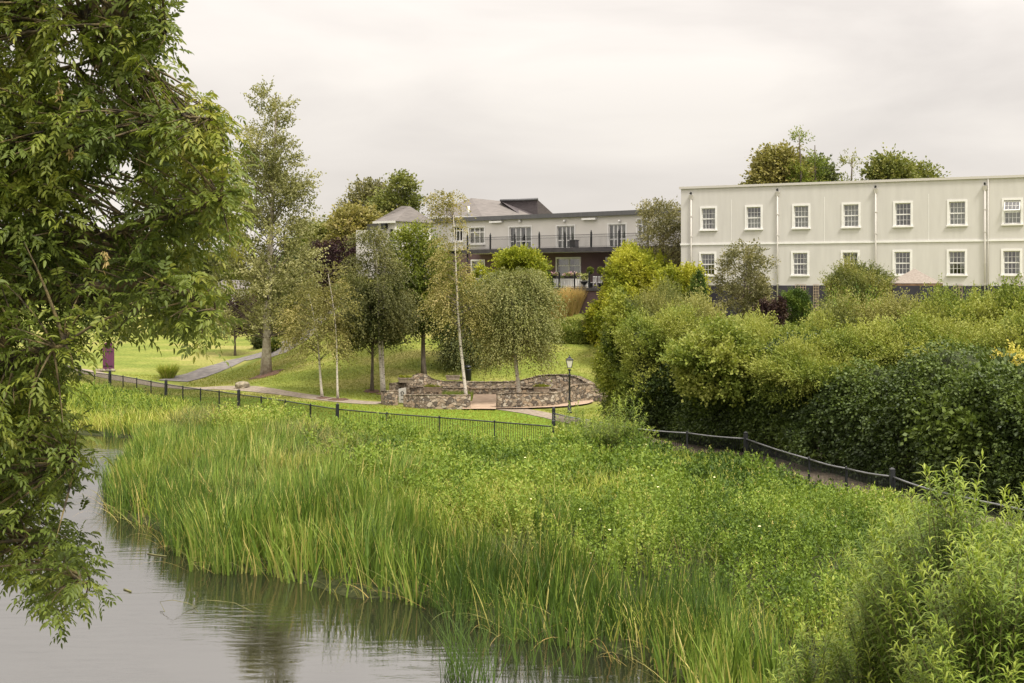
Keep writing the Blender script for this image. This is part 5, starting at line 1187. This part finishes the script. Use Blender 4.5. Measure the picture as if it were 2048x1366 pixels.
# distant house behind the poplar
hx = gx(492, 175); hz = tz(hx, 175); ho = empty('distant_house', (hx, 175, hz), 0, 'small distant house with a pale wall and brown roof behind the poplar', 'house')
m_ = MB(); zt2 = topz(578, 175); m_.box(hx-4, hx+5, 172, 178, hz-2, zt2); m_.build('wall', M['render_pale'], ho)
zr2 = topz(560, 175); m_ = MB(); m_.add([(hx-4.4,171.5,zt2+.01),(hx+5.4,171.5,zt2+.01),(hx+5.4,178.5,zt2+.01),(hx-4.4,178.5,zt2+.01),(hx-3,175,zr2),(hx+4,175,zr2)], [(0,1,5,4),(1,2,5),(2,3,4,5),(3,0,4),(3,2,1,0)]); m_.build('roof', M['slate'], ho)
for a in (-2.5, .5, 3.2): MB().box(hx+a, hx+a+1, 171.95, 171.99, zt2-1.6, zt2-.5).build('window', M['interior'], ho)

# ================================================================== TALL HEDGE AND SHRUBS ON THE RIGHT
def tall_hedge():
    rs = np.random.RandomState(200); line = [(7.6,75)]+HEDGE[2:9]
    L_ = np.array([0]+[math.hypot(b[0]-a[0], b[1]-a[1]) for a, b in zip(line[:-1], line[1:])]).cumsum(); tot = L_[-1]
    def at(s): return np.interp(s, L_, [p[0] for p in line]), np.interp(s, L_, [p[1] for p in line])
    root = empty('tall_hedge', (line[0][0], line[0][1], 1.1), 0, 'tall dense dark hedge face running beside the riverside path', 'hedge')
    def off(s, inn):
        e_ = .3; x0, y0 = at(s-e_); x1, y1 = at(s+e_); dx, dy = x1-x0, y1-y0; l = np.hypot(dx, dy)+1e-6
        x, y = at(s); return x-dy/l*inn, y+dx/l*inn
    top = lambda s: 4.5+.5*np.sin(s*.55)+.35*np.sin(s*1.3+1)
    n = 24000; s = rs.rand(n)*tot; h = rs.rand(n)**.8*1.06
    inn = .5*h**2*2.6+.5*noise2(s, h*5, 1.3, 3)+.25*rs.randn(n)*.6+.2+.7*(1-sst(.0,.15,h))+np.where(h > .97, 3*rs.rand(n), 0)
    x, y = off(s, inn); z = 1.15+h*top(s)
    P = np.stack([x, y, z], -1); D = np.stack([-(off(s, 1)[0]-off(s, 0)[0]), -(off(s, 1)[1]-off(s, 0)[1]), .3+rs.randn(n)*.4], -1)+rs.randn(n, 3)*.35
    V, Qf, T = sprigs(P, D, .25+.4*rs.rand(n), 9, .13, .095, .3, .6, rs, .4, .18, .38+.35*noise2(s, h*6, .9, 2)+.15*rs.randn(n)+.25*sst(.6,1,h))  # upper leaves tinted lighter: the lit hedge top is put into the colour
    np_mesh('foliage', V, Qf, M['hedge'], root, T)
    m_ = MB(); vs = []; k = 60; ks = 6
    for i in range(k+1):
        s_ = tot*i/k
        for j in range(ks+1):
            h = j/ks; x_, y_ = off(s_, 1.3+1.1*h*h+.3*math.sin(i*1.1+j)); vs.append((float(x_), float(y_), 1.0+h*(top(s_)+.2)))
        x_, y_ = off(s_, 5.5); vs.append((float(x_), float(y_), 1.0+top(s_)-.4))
    w_ = ks+2; m_.add(vs, [(i*w_+j, (i+1)*w_+j, (i+1)*w_+j+1, i*w_+j+1) for i in range(k) for j in range(w_-1)], smooth=True); m_.build('solid_core', M['core'], root)
    m_ = MB(); rr = random.Random(4)
    for i in range(46):
        s_ = rr.uniform(1, tot-1); x_, y_ = off(s_, .8); x2, y2 = off(s_+rr.uniform(-.5,.5), .6); limb(m_, (float(x_), float(y_), .9), (float(x2), float(y2), 1.2+rr.uniform(1.2,2.4)), .035, .015, .08, rr)
    m_.build('stems', M['bark'], root)
tall_hedge()
HG = 'shrubs rising out of the tall hedge'
hs = [ # px, top, Y, r_px, leaf, nsp, spL, ll, lw, label, up
 (1246,606,73.5,38,'hornbeam',3400,.45,.11,.07,'dark rounded beech-like bush at the left end of the hedge',.3,.15),
 (1325,612,71,62,'midgreen',3200,.6,.12,.06,'yellow-green bush next to the dark rounded one at the hedge end',.5,.2),
 (1405,612,73,66,'olive',3400,.75,.13,.045,'soft olive feathery bush before the left corner of the beige wing',.75,.2),
 (1478,632,71,60,'midgreen',2800,.7,.12,.05,'wispy green bush under the small round tree',.7,.2),
 (1440,662,64,74,'midgreen',3200,.6,.15,.10,'leafy maple-like bush bulging from the hedge front',.4,.2),
 (1552,655,66,62,'midgreen',3000,.6,.12,.05,'green bush below the dark round conifer',.6,.2),
 (1640,636,67,66,'midgreen',3400,.75,.13,.04,'green willow-like bush left of the gazebo',.7,.2),
 (1725,602,68,80,'olive',4200,.8,.13,.045,'domed olive bush directly below the olive bush',.7,.15),
 (1820,612,68,76,'olive',4200,.8,.13,.04,'olive bush in front of the gazebo',.7,.15),
 (1910,598,66,80,'midgreen',4000,.75,.13,.05,'tall green bush right of the gazebo',.7,.2),
 (2010,582,63,80,'midgreen',4000,.7,.14,.07,'light green bush at the right edge under the last windows',.6,.2),
 (1630,700,60,84,'midgreen',3600,.7,.12,.05,'broad green bush leaning over the middle of the hedge',.4,.2),
 (1745,672,60,82,'midgreen',4200,.85,.11,.065,'layered elm-like bush with light horizontal sprays',.15,.2),
 (1870,650,58,92,'midgreen',4200,.85,.10,.06,'light layered bush with dotted small leaves',.3,.2),
 (2090,640,55,90,'midgreen',3200,.7,.11,.06,'light green bush cut by the right edge of the photo',.4,.2),
 (2050,700,51,50,'yellow',520,.5,.13,.05,'golden variegated bush with bright yellow leaves at the right edge',.5,.2),
 (1990,770,49.5,80,'hedge',2200,.6,.24,.13,'large-leaved dark bush low at the right edge of the hedge',.1,.2)]
for i, (px, top, Y, rp, lf, ns, spl, ll, lw, lb, u, ro) in enumerate(hs):
    Y += 1.3 if Y < 65 else 1.0; rp *= 1.2; ns = int(ns*1.2)
    shrub('hedge_shrub', lb, 'shrub', px, top, Y, rp*1.08, lf, nsp=int(ns*1.2), spL=spl, k=11, ll=ll, lw=lw, seed=210+i*3, group=HG, core=.78, upright=u, rough=ro+.08, stems=5, droop=.35 if u < .4 else .2, zb=[1.6,2.4][i > 0]+(1.6 if i in (4,11,12,13,14,15) else 0), depth=1.5, tints=(.35,1.1))
# tall flower spikes poking out along the skyline of the hedge
rs = np.random.RandomState(300)
n = 130; px = 1640+rs.rand(n)*420; px = px[(px < 1765) | (px > 1895)]; n = len(px); Yv = 64+rs.rand(n)*5; X_ = (px-1024)*Yv/F; zt_ = ZC-((572+14*rs.rand(n))-HOR)*Yv/F
P = np.stack([X_, Yv, zt_-.9], -1); D = rs.randn(n, 3)*.12+np.array([0,0,1.0])
V, Qf, T = sprigs(P, D, .8+.5*rs.rand(n), 14, .11, .04, .02, .7, rs, .3)
tag(np_mesh('wildflower_spikes', V, Qf, M['osier'], None, T), 'tall leafy spikes standing along the skyline of the hedge shrubs', 'plants', kind='stuff')

# ================================================================== RIVER BANK VEGETATION
rs = np.random.RandomState(400)
SH = SHORE
def scatter(n, x0, x1, y0, y1, fn, rs):
    """random ground points kept with probability fn(X, Y, shore distance)"""
    X = x0+(x1-x0)*rs.rand(n); Y = y0+(y1-y0)*rs.rand(n); d = seg_dist(X, Y, SH); inr = inside(X, Y, RIVER); d = np.where(inr, -d, d)
    ok = (is_bank(X, Y) | ((d > -1.2) & (d < 0))) & (rs.rand(n) < fn(X, Y, d))
    # only what the camera or a step aside could see
    ok &= (np.abs(X) < .46*Y+3)
    X, Y, d = X[ok], Y[ok], d[ok]; return X, Y, d, terrain(X, Y)
def reedw(Y): return np.interp(Y, [25, 33, 38, 44, 51, 60, 72, 82], [2.8, 2.4, 3.2, 4.6, 7.6, 8.2, 4.0, 1.0])
def fn_reed(X, Y, d):
    w_ = reedw(Y)*(1+.35*noise2(X, Y, .6, 1)); return np.where((d > -.55-.35*noise2(X, Y, 1.5, 6)) & (d < w_), np.clip(.55+.75*noise2(X, Y, .95, 2), .07, 1), 0)
parts = []
X, Y, d, Z = scatter(170000, -24, 6, 24, 82, fn_reed, rs); n = len(X)
Z = np.maximum(Z, -.15)
cl = noise2(X, Y, .7, 3)
Lb = (1.55+.35*cl+.35*rs.rand(n))*np.interp(d, [-.6, .4, 6, 10], [.85, 1.08, .95, .75])*np.interp(Y, [60, 72, 80], [1, .72, .55])
hd = rs.rand(n)*2*PI; out_ = d < .9
hd = np.where(out_ & (rs.rand(n) < .6), -2.0+rs.randn(n)*.8, hd)
ln_ = .03+.17*rs.rand(n)+np.where(out_, .10, 0); cv = .06+.65*rs.rand(n)**2.2+.22*(cl > .6)
c3 = noise2(X, Y, .42, 6); T = np.clip(.31+.12*cl+.28*c3+.2*rs.randn(n)+.10*sst(40, 75, Y), 0, .85)
hd = np.where(out_, hd, 2.6*noise2(X, Y, .5, 4)+rs.randn(n)*1.1); Lb = Lb*(1+.16*noise2(X, Y, 2.3, 8)-.12*(c3 > .5)); dead = rs.rand(n) < .08; T[dead] = .85+.15*rs.rand(dead.sum())
V, Qf, T = blades(np.stack([X, Y, Z-.05], -1), hd, Lb, np.interp(Y, [25, 60, 80], [.042, .048, .055])*(.6+.8*rs.rand(n))*(1+.35*c3), ln_, cv, 5, rs, T)
tag(np_mesh('reeds', V, Qf, M['reed'], None, T), 'tall bright green reeds standing along the water edge', 'reeds', kind='stuff')
print('reed blades', n)
# fallen, bent straw-coloured reeds at the edge
X, Y, d, Z = scatter(36000, -20, 6, 26, 66, lambda X, Y, d: np.where((d > -.9) & (d < .5), .16, 0), rs); n = len(X)
V, Qf, T = blades(np.stack([X, Y, np.maximum(Z, 0)], -1), -1.9+rs.randn(n)*1.0, 1.0+1.0*rs.rand(n), .016+.012*rs.rand(n), .5+.6*rs.rand(n), .5+.8*rs.rand(n), 6, rs, .3+.7*rs.rand(n))
tag(np_mesh('bent_reeds', V, Qf, M['sedge'], None, T), 'bent and fallen reed stems hanging over the water', 'reeds', kind='stuff')
# bulrush stems in the shallows
pts = []; 
for (cx_, cy_, r_, k_) in ((-1.25,31.2,.4,70),(-.75,30.8,.4,55),(.1,32.2,.5,30),(1.2,31.6,.5,26),(-17.9,60.5,.6,90),(-16.9,57.5,.5,60),(-18.6,63.5,.5,50),(-12.6,50.2,.6,50)):
    a = rs.rand(k_)*2*PI; q = np.sqrt(rs.rand(k_))*r_; pts.append(np.stack([cx_+q*np.cos(a), cy_+q*np.sin(a), np.full(k_, -.2)], -1))
P = np.concatenate(pts); n = len(P)
V, Qf, T = blades(P, rs.rand(n)*2*PI, 1.3+.9*rs.rand(n), .016+.006*rs.rand(n), .1+.35*rs.rand(n), .1+.5*rs.rand(n), 5, rs, .0+.25*rs.rand(n))
tag(np_mesh('bulrushes', V, Qf, M['reed'], None, T), 'thin dark bulrush stems growing out of the shallow water', 'bulrushes', kind='stuff')
# sedge band: dull, finer, browner, mixed behind and among the reeds
def fn_sedge(X, Y, d):
    w_ = reedw(Y); return np.where((d > 1.5) & (d < w_+2.5) & (Y > 38), np.clip(.18+.8*noise2(X, Y, .45, 4), .0, .8), 0)
X, Y, d, Z = scatter(200000, -26, 6, 26, 84, fn_sedge, rs); n = len(X); print('sedge', n)
V, Qf, T = blades(np.stack([X, Y, Z], -1), rs.rand(n)*2*PI, 1.0+.9*rs.rand(n), .018+.014*rs.rand(n), .08+.4*rs.rand(n), .3+.9*rs.rand(n), 4, rs, np.clip(.35+.25*rs.randn(n), 0, 1))
tag(np_mesh('sedges', V, Qf, M['sedge'], None, T), 'dull brownish sedge growing among and behind the reeds', 'sedge', kind='stuff')
# bank grass towards the left fence and along the fence foot
def fn_grass(X, Y, d):
    left = sst(56, 68, Y+.35*X); fe = seg_dist(X, Y, FENCE_L)
    return np.where(d > .2, np.clip(.06+.8*left+.9*sst(.15, .6, noise2(X, Y, .42, 9)), .03, 1)*np.where(fe < .7, .5, 1), 0)
X, Y, d, Z = scatter(330000, -48, 20, 24, 122, fn_grass, rs); n = len(X); print('grass', n)
cl = noise2(X, Y, .45, 2); fe = np.minimum(seg_dist(X, Y, FENCE_L), seg_dist(X, Y, FENCE_R))
Lb = (.62+.30*cl.clip(-1, 1)+.55*rs.rand(n))*(.5+.5*sst(1.0, 4.0, fe))*np.interp(Y, [60, 90], [1, 1.12])
V, Qf, T = blades(np.stack([X, Y, Z], -1), rs.rand(n)*2*PI, Lb.clip(.15), np.interp(Y, [30, 60, 110], [.018, .032, .055])*(.7+.6*rs.rand(n)), .1+.4*rs.rand(n), .2+1.0*rs.rand(n), 3, rs, np.clip(.42+.22*cl+.2*rs.randn(n), 0, 1))
tag(np_mesh('bank_grass', V, Qf, M['bankgrass'], None, T), 'rough pale green grass on the river bank', 'grass', kind='stuff')
# nettles and leafy herbs
def fn_herb(X, Y, d):
    w_ = reedw(Y)*.8; a = sst(0, 1, (d-w_)/2.0); left = sst(62, 78, Y+.4*X); fe = np.minimum(seg_dist(X, Y, FENCE_L), seg_dist(X, Y, FENCE_R))
    return a*(1-.75*left)*np.clip(.85+.5*noise2(X, Y, .8, 5), .3, 1)*np.where(fe < .5, .25, 1)
X, Y, d, Z = scatter(92000, -30, 20, 17, 100, fn_herb, rs); n = len(X); print('herbs', n)
cl = noise2(X, Y, .55, 7); c2 = noise2(X, Y, .17, 3)
Hh = (.80+.45*cl+.55*noise2(X, Y, 1.5, 4)+.2*rs.rand(n)+.18*c2).clip(.2)*(.42+.58*sst(1.0, 4.5, seg_dist(X, Y, FENCE_L)))*(.5+.5*sst(.8, 3.5, seg_dist(X, Y, FENCE_R)))
D = rs.randn(n, 3)*.16+np.array([0, 0, 1.0]); k_ = 16
nr = Y < 47; tn_ = np.clip(.38+.24*cl+.26*c2+.16*noise2(X, Y, 1.6, 4)+.12*rs.randn(n), 0, .95); Pn = np.stack([X, Y, Z], -1)
V1, Q1, T1 = join([sprigs(Pn[nr], D[nr], Hh[nr], 30, .105, .055, .0, 1.0, rs, .6, .08, tn_[nr]), sprigs(Pn[~nr], D[~nr], Hh[~nr], 18, .14, .08, .0, .95, rs, .65, .08, tn_[~nr])])
tag(np_mesh('nettles', V1, Q1, M['nettle'], None, T1), 'leafy green nettles and herbs covering the river bank', 'ground cover', kind='stuff')
# seed heads above the nettles
m0 = rs.rand(n) < .13; n2 = m0.sum(); P = np.stack([X, Y, Z+Hh*.92], -1)[m0]
V, Qf, T = sprigs(P, D[m0], .12+.16*rs.rand(n2), 9, .05, .025, .1, .8, rs, .3, .2); 
tag(np_mesh('seed_heads', V, Qf, M['bankgrass'], None, T), 'pale seed heads above the nettles on the bank', 'seed heads', kind='stuff')
# white bindweed flowers
m1 = (rs.rand(n) < .0018) & (Y < 62); n3 = m1.sum(); P = np.stack([X, Y, Z+Hh+.03], -1)[m1]
P = np.repeat(P, 5, 0); a = np.tile(np.arange(5)*2*PI/5, n3); Dd = np.stack([np.cos(a), np.sin(a)-.3, np.full(len(a), .5)], -1)
V, Qf = leaf_quads(P, Dd, np.tile([[0, -.3, 1.0]], (len(P), 1)), np.full(len(P), .05), np.full(len(P), .05), rs)
tag(np_mesh('bindweed_flowers', V, Qf, M['whiteflower'], None, rs.rand(len(P))), 'tiny white flowers scattered through the nettles', 'flowers', kind='stuff')
# short grass on the mown lawn (gives the turf its nap)
n = 150000; X = -40+50*rs.rand(n); Y = 64+46*rs.rand(n)**.8; ok = ~(is_bank(X, Y) | inside(X, Y, RIVER) | inside(X, Y, HEDGE_AREA)) & (np.abs(X) < .42*Y+2) & (seg_dist(X, Y, PATH_MAIN) > 1.2) & (seg_dist(X, Y, PATH_R) > 1.05) & (np.hypot((X+.7)/7.9, (Y-89.8)/5.9) > 1) & (seg_dist(X, Y, [(-27.5,103.5),(g0.x,g0.y),(g1.x,g1.y),(g2.x,g2.y)]) > 1.4)
X, Y = X[ok], Y[ok]; n = len(X)
V, Qf, T = blades(np.stack([X, Y, terrain(X, Y)], -1), rs.rand(n)*2*PI, .05+.05*rs.rand(n), np.full(n, .035), .2+.5*rs.rand(n), .5*rs.rand(n), 2, rs, np.clip(.3+.3*noise2(X, Y, .3, 2)+.2*rs.randn(n), 0, 1))
tag(np_mesh('lawn_grass', V, Qf, M['lawnblade'], None, T), 'short mown grass on the lawn behind the fence', 'grass', kind='stuff')

# ---- osiers: upright stems with long narrow leaves
def osier(label, x, y, zt, r, nst, hst, ll, lw, seed, dens=50, group='osier willows on the bank', zb=None):
    rs = np.random.RandomState(seed); z = tz(x, y) if zb is None else zb; root = empty('osier_willow', (x, y, z), 0, label, 'willow', group)
    m_ = MB(); parts = []; rr = random.Random(seed); A = []; B = []
    for i in range(nst):
        a = rs.rand()*2*PI; q = math.sqrt(rs.rand()); bx, by = x+q*r*math.cos(a), y+q*r*math.sin(a)
        top_ = z+(zt-z)*(1-.30*q*q)*(.86+.18*rs.rand()); L_ = hst*(.7+.5*rs.rand()); b0 = np.array([x+.45*(bx-x), y+.45*(by-y), max(z, top_-L_*1.0)])
        b1 = np.array([bx+rs.randn()*.12, by+rs.randn()*.12, top_]); A.append(b0); B.append(b1)
        if i < nst*.5: m_.tube([(x+.3*(bx-x), y+.3*(by-y), z-.1), tuple(b0), tuple(b1)], [.022, .012, .003], 4, cap=False)
        else: m_.tube([tuple(b0), tuple((b0+b1)/2), tuple(b1)], [.009, .006, .002], 3, cap=False)
    A = np.array(A); B = np.array(B); n = len(A); k = dens; t = (np.arange(k)+rs.rand(n, k))/k; t = t**.85
    base = A[:, None]+(B-A)[:, None]*t[..., None]; az = (np.arange(k)*2.4)[None]+rs.rand(n, 1)*6.28+rs.randn(n, k)*.3
    el = np.interp(t, [0, .8, 1], [.0, .55, 1.2])+rs.randn(n, k)*.15; D1 = np.stack([np.cos(az)*np.cos(el), np.sin(az)*np.cos(el), np.sin(el)], -1)
    sz = np.interp(t, [0, .5, .9, 1], [.8, 1.0, .85, .5]).ravel(); m = n*k
    C1 = base.reshape(-1, 3); D1 = D1.reshape(-1, 3); up = np.tile([[0, 0, 1.0]], (m, 1))+rs.randn(m, 3)*.2
    l1 = 1.4*ll*sz*(.75+.5*rs.rand(m)); w1 = 2.0*lw*(.7+.5*rs.rand(m))
    # two-piece leaf: rising half then arching half
    D1 = nrm(D1); S = nrm(np.cross(D1, up)); mid = C1+D1*l1[:, None]*.5; D2 = D1.copy(); D2[:, 2] -= .75; D2 = nrm(D2); tip = mid+D2*l1[:, None]*.55
    w_ = (w1*.5)[:, None]; V = np.stack([C1-S*w_*.3, C1+S*w_*.3, mid+S*w_, mid-S*w_, tip+S*w_*.08, tip-S*w_*.08], 1).reshape(-1, 3)
    o_ = (np.arange(m)*6)[:, None]; Qf = np.stack([o_+np.array([[0,1,2,3]]), o_+np.array([[3,2,4,5]])], 1).reshape(-1, 4)
    T = np.repeat(np.clip(np.interp(t, [0, .7, 1], [.22, .5, .95])+rs.randn(n, 1)*.14+rs.randn(n, k)*.12, 0, 1).ravel(), 2)
    np_mesh('foliage', V, Qf, M['osier'], root, T); m_.build('stems', M['stem'], root)
osier('osier willow with wispy tall shoots in front of the fence corner', gx(1205,62), 62, topz(835,62), 2.5, 190, 1.7, .20, .020, 501, 40)
osier('tall thin osier shoots rising left of the hedge end', gx(1240,60.5), 60.5, topz(782,60.5), 1.3, 26, 2.6, .20, .020, 502, 50)
osier('slender osier shoots nearest the black fence corner post', gx(1143,63), 63, topz(800,63), .7, 16, 2.2, .20, .020, 503, 46)
osier('large osier willow with tall pale shoots in front of the shiny rail', gx(1905,20), 20, topz(925,20), 1.6, 190, 1.6, .17, .016, 504, 54)
osier('osier willow filling the bottom right corner', gx(1990,16.5), 16.5, topz(1075,16.5), 1.25, 190, 1.3, .16, .015, 505, 50)
osier('lower osier willow between the reeds and the right corner', gx(1760,21.5), 21.5, topz(1130,21.5), 1.0, 110, 1.3, .16, .015, 506, 48)
osier('osier willow reaching left over the reeds near the bottom edge', gx(1620,21), 21, topz(1240,21), .7, 50, 1.1, .15, .014, 507, 46)
osier('osier willow beyond the right edge of the frame', gx(2130,21), 21, topz(950,21), 1.5, 130, 1.6, .17, .016, 508, 50)
osier('mid-distance osier clump behind the big right-hand osier', gx(1830,27), 27, topz(1010,27), 1.6, 150, 1.5, .17, .016, 509, 48)
# twigs floating on the river
def twig(pts, r, label):
    m_ = MB(); m_.tube(pts, r, 6); o = m_.build('floating_twig', M['stem']); tag(o, label, 'twig', 'twigs in the water')
def W(px, py, z=.02): y = (ZC-z)*F/(py-HOR); return Vector(((px-1024)*y/F, y, z))
twig([W(295,1107), W(312,1110), W(333,1112,.03)], .022, 'short dark twig floating near the reed tips')
twig([W(248,1178), W(262,1183)], .025, 'tiny dark twig floating in mid-river')
a, b = W(320,1212), W(345,1200,.30); twig([W(331,1226,-.02), a+Vector((0,0,.12)), b, W(375,1206,.12), W(398,1216,-.02)], .009, 'thin arched twig rising from the water left of the longer one')
twig([W(398,1226,-.02), W(385,1208,.12), W(408,1200,.25), W(440,1202,.25), W(470,1206,.16), W(510,1226,-.02)], .009, 'longer arched twig standing out of the water below the reeds')

# ================================================================== ASH TREE AT THE LEFT
def ash_tree():
    rs = np.random.RandomState(600); rr = random.Random(600)
    root_p = Vector((-8.6, 13.2, tz(-8.6, 13.2))); root = empty('ash_tree', root_p, 0, 'large ash tree overhanging the river at the left with drooping leafy branches', 'tree')
    poly = [(-260,-260),(330,-260),(350,0),(356,60),(345,110),(322,150),(300,160),(268,152),(232,120),(222,175),(238,200),(330,196),(400,190),(455,205),(480,232),(500,262),(508,300),(497,352),(494,400),
            (492,450),(478,490),(440,520),(446,545),(452,590),(455,632),(440,672),(408,692),(385,680),(352,655),(300,650),(268,672),(240,690),(222,690),(196,655),(172,628),(160,660),(166,735),(140,790),(120,830),(186,842),(198,856),(165,872),(166,905),(158,960),(140,1000),(100,1010),(95,1030),(150,1060),(182,1100),(200,1150),(206,1185),(192,1222),(150,1245),(118,1266),(96,1235),(92,1180),(0,1175),(-60,1190),(-260,1150)]
    poly = [(a-(14 if b > 190 else 18) if a > 60 else a, b-(18 if 500 < b < 700 or b > 1150 else 0)) for a, b in poly]
    limbs = [[(-420,300,13.2),(-150,120,12.6),(0,12,12.2),(60,22,12),(150,50,11.8),(250,60,11.6),(330,70,11.6)],
             [(-420,480,13.2),(-150,440,12.6),(60,345,12.2),(100,318,12),(140,290,12),(210,262,11.8),(300,240,11.5),(420,238,11.2)],
             [(-420,560,13.2),(-150,540,12.4),(60,500,12),(200,470,11.7),(330,430,11.3),(440,400,11)],
             [(-420,640,13.2),(-150,620,12.3),(60,600,11.8),(220,570,11.5),(350,590,11.2),(430,620,11)],
             [(-420,760,13.2),(-150,780,12.4),(0,850,12),(60,880,11.8),(120,905,11.6),(150,930,11.4)],
             [(-420,850,13.2),(-150,940,12.4),(-20,1030,12),(60,1080,11.8),(120,1130,11.6),(180,1165,11.5)],
             [(-420,400,13.6),(-200,250,13.8),(0,180,13.8),(120,140,13.6),(220,110,13.4)],
             [(-300,900,12.8),(-60,760,11.4),(60,700,11),(130,690,10.8)]]
    m_ = MB(); tp, trr = trunk_mesh(m_, root_p.x, root_p.y, root_p.z, 13.5, .42, (-.5,.2), .2, n=12, seed=6, sides=12)
    nodes = []
    for li, L_ in enumerate(limbs):
        pts = [RAY(*q) for q in L_]; st = min(tp, key=lambda p: abs(p.z-(pts[0].z-.8))); pts = [st]+pts
        k = len(pts); sm_ = []
        for i in range(k-1):
            p0, p1, p2, p3 = pts[max(i-1,0)], pts[i], pts[i+1], pts[min(i+2,k-1)]
            for j in range(4): t = j/4; sm_.append(.5*((2*p1)+(p2-p0)*t+(2*p0-5*p1+4*p2-p3)*t*t+(3*p1-p0-3*p2+p3)*t**3)+Vector((rr.uniform(-.03,.03),rr.uniform(-.03,.03),rr.uniform(-.03,.03))))
        sm_.append(pts[-1]); m_.tube(sm_, [.085*(1-i/len(sm_))**1.2+.010 for i in range(len(sm_))], 8)
        nodes += [(p.x, p.y, p.z) for p in sm_[3:]]
    ND = np.array(nodes)
    # twig ends spread through the crown volume
    n = 6800; px = -260+780*rs.rand(n); py = -260+1540*rs.rand(n); ok = inside(px, py, poly); px, py = px[ok], py[ok]; n = len(px)
    gap = noise2(px/90, py/90, 1.6, 4); ok = rs.rand(n) < np.clip(.85+1.1*gap, .08, 1); px, py = px[ok], py[ok]; n = len(px)
    thin = ((px > 10) & (px < 215) & (py > 62) & (py < 165)) | ((px > 205) & (px < 345) & (py > 140) & (py < 215)); ok = ~thin | (rs.rand(n) < .28)
    px, py = px[ok], py[ok]; n = len(px)
    Y = 10.6+4.2*rs.rand(n)
    C = np.stack([(px-1024)*Y/F, Y, ZC-(py-HOR)*Y/F], -1)
    # shoots reach the crown outline with their leaves, so pull their roots inwards and up
    idx = np.argmin(((C[:, None]-ND[None])**2*np.array([1, 1, 1.4])).sum(-1), 1); src = ND[idx]
    far = np.linalg.norm(C-src, axis=1)
    tw = MB()
    for i in range(0, n):
        if far[i] > 2.6: continue
        if i % 2 == 0 or far[i] < .8: limb(tw, src[i], C[i], .012 if far[i] < .8 else .02, .004, .12, rr, 4, 4)
    v0 = nrm(C-src); 
    per = 6; m = n*per; ci = np.repeat(np.arange(n), per); u = rs.randn(m, 3); D = nrm(v0[ci]*.4+u*np.array([.8,.8,.5])+np.array([0,0,.10])); t = rs.rand(m)
    P = C[ci]+rs.randn(m, 3)*.075-v0[ci]*(t*.25)[:, None]
    # compound leaf template: 4 pairs + end leaflet
    Lr = .17*(.75+.5*rs.rand(m)); cols = []; quads = []
    N0 = rs.randn(m, 3)*.35+np.array([0,0,1.0]); S = nrm(np.cross(D, N0)); Nn = nrm(np.cross(S, D))
    pit = []; ps = [.28,.28,.47,.47,.66,.66,.84,.84,1.0]; sd = [1,-1,1,-1,1,-1,1,-1,0]
    Vs = []; Ts = []
    tint0 = np.clip(.44+.20*noise2(px/60, py/60, 1.1, 2)+.12*rs.randn(n)+.20*sst(300, 480, px)*(py > 180)+.08*sst(500,100,py), 0, .95)[ci]+rs.randn(m)*.07  # light on the crown's right side and top painted into the leaf tint
    drp = .15+.45*rs.rand(m)
    for p_, s_ in zip(ps, sd):
        o = P+D*(Lr*p_)[:, None]; o[:, 2] -= drp*Lr*p_*p_
        tang = D.copy(); tang[:, 2] -= 2*drp*p_; tang = nrm(tang)
        ld = nrm(tang*(.62 if s_ else 1.0)+S*s_*.85+rs.randn(m, 3)*.10); ld[:, 2] -= .15; ld = nrm(ld); l_ = .068*(.75+.4*rs.rand(m))*(1 if .3 < p_ else .85); w_ = l_*.36
        lnn = nrm(Nn+rs.randn(m, 3)*.15); sl_ = nrm(np.cross(ld, lnn)); ln2 = np.cross(sl_, ld)
        B0 = o; a1 = o+ld*(l_*.3)[:, None]; a2 = o+ld*(l_*.68)[:, None]; tp_ = o+ld*l_[:, None]; tp_[:, 2] -= l_*.14
        up_ = ln2*(w_*.18)[:, None]; sw = sl_*(w_*.5)[:, None]
        Vs.append(np.stack([B0, a1+sw+up_, a2+sw*.85+up_-[0,0,.004], tp_, a2-sw*.85+up_-[0,0,.004], a1-sw+up_], 1)); Ts.append(tint0+rs.randn(m)*.05)
    V = np.stack(Vs, 1).reshape(-1, 3); nl = m*9; o_ = (np.arange(nl)*6)[:, None]
    Qf = np.stack([o_+np.array([[0,1,2,3]]), o_+np.array([[0,3,4,5]])], 1).reshape(-1, 4); T = np.repeat(np.stack(Ts, 1).ravel(), 2)
    np_mesh('crown', V, Qf, M['ash'], root, T)
    tw.build('twigs', M['ashbark'], root); m_.build('trunk', M['ashbark'], root)
    # a few hanging bunches of dry keys
    kb = []
    rs2 = np.random.RandomState(5)
    for (a, b) in ((118,180),(140,298),(212,515)):
        c = RAY(a, b, 10.9); kn = 34; Pk = np.array(c)+rs2.randn(kn, 3)*np.array([.012,.012,.04]); Dk = rs2.randn(kn, 3)*.3+np.array([0,0,-1.0]); v, q_ = leaf_quads(Pk, Dk, rs2.randn(kn, 3), np.full(kn, .05), np.full(kn, .011), rs2)
        np_mesh('seed_keys', v, q_, M['orange'], root, rs2.rand(kn)*.4)
    print('ash leaflets', nl)
ash_tree()
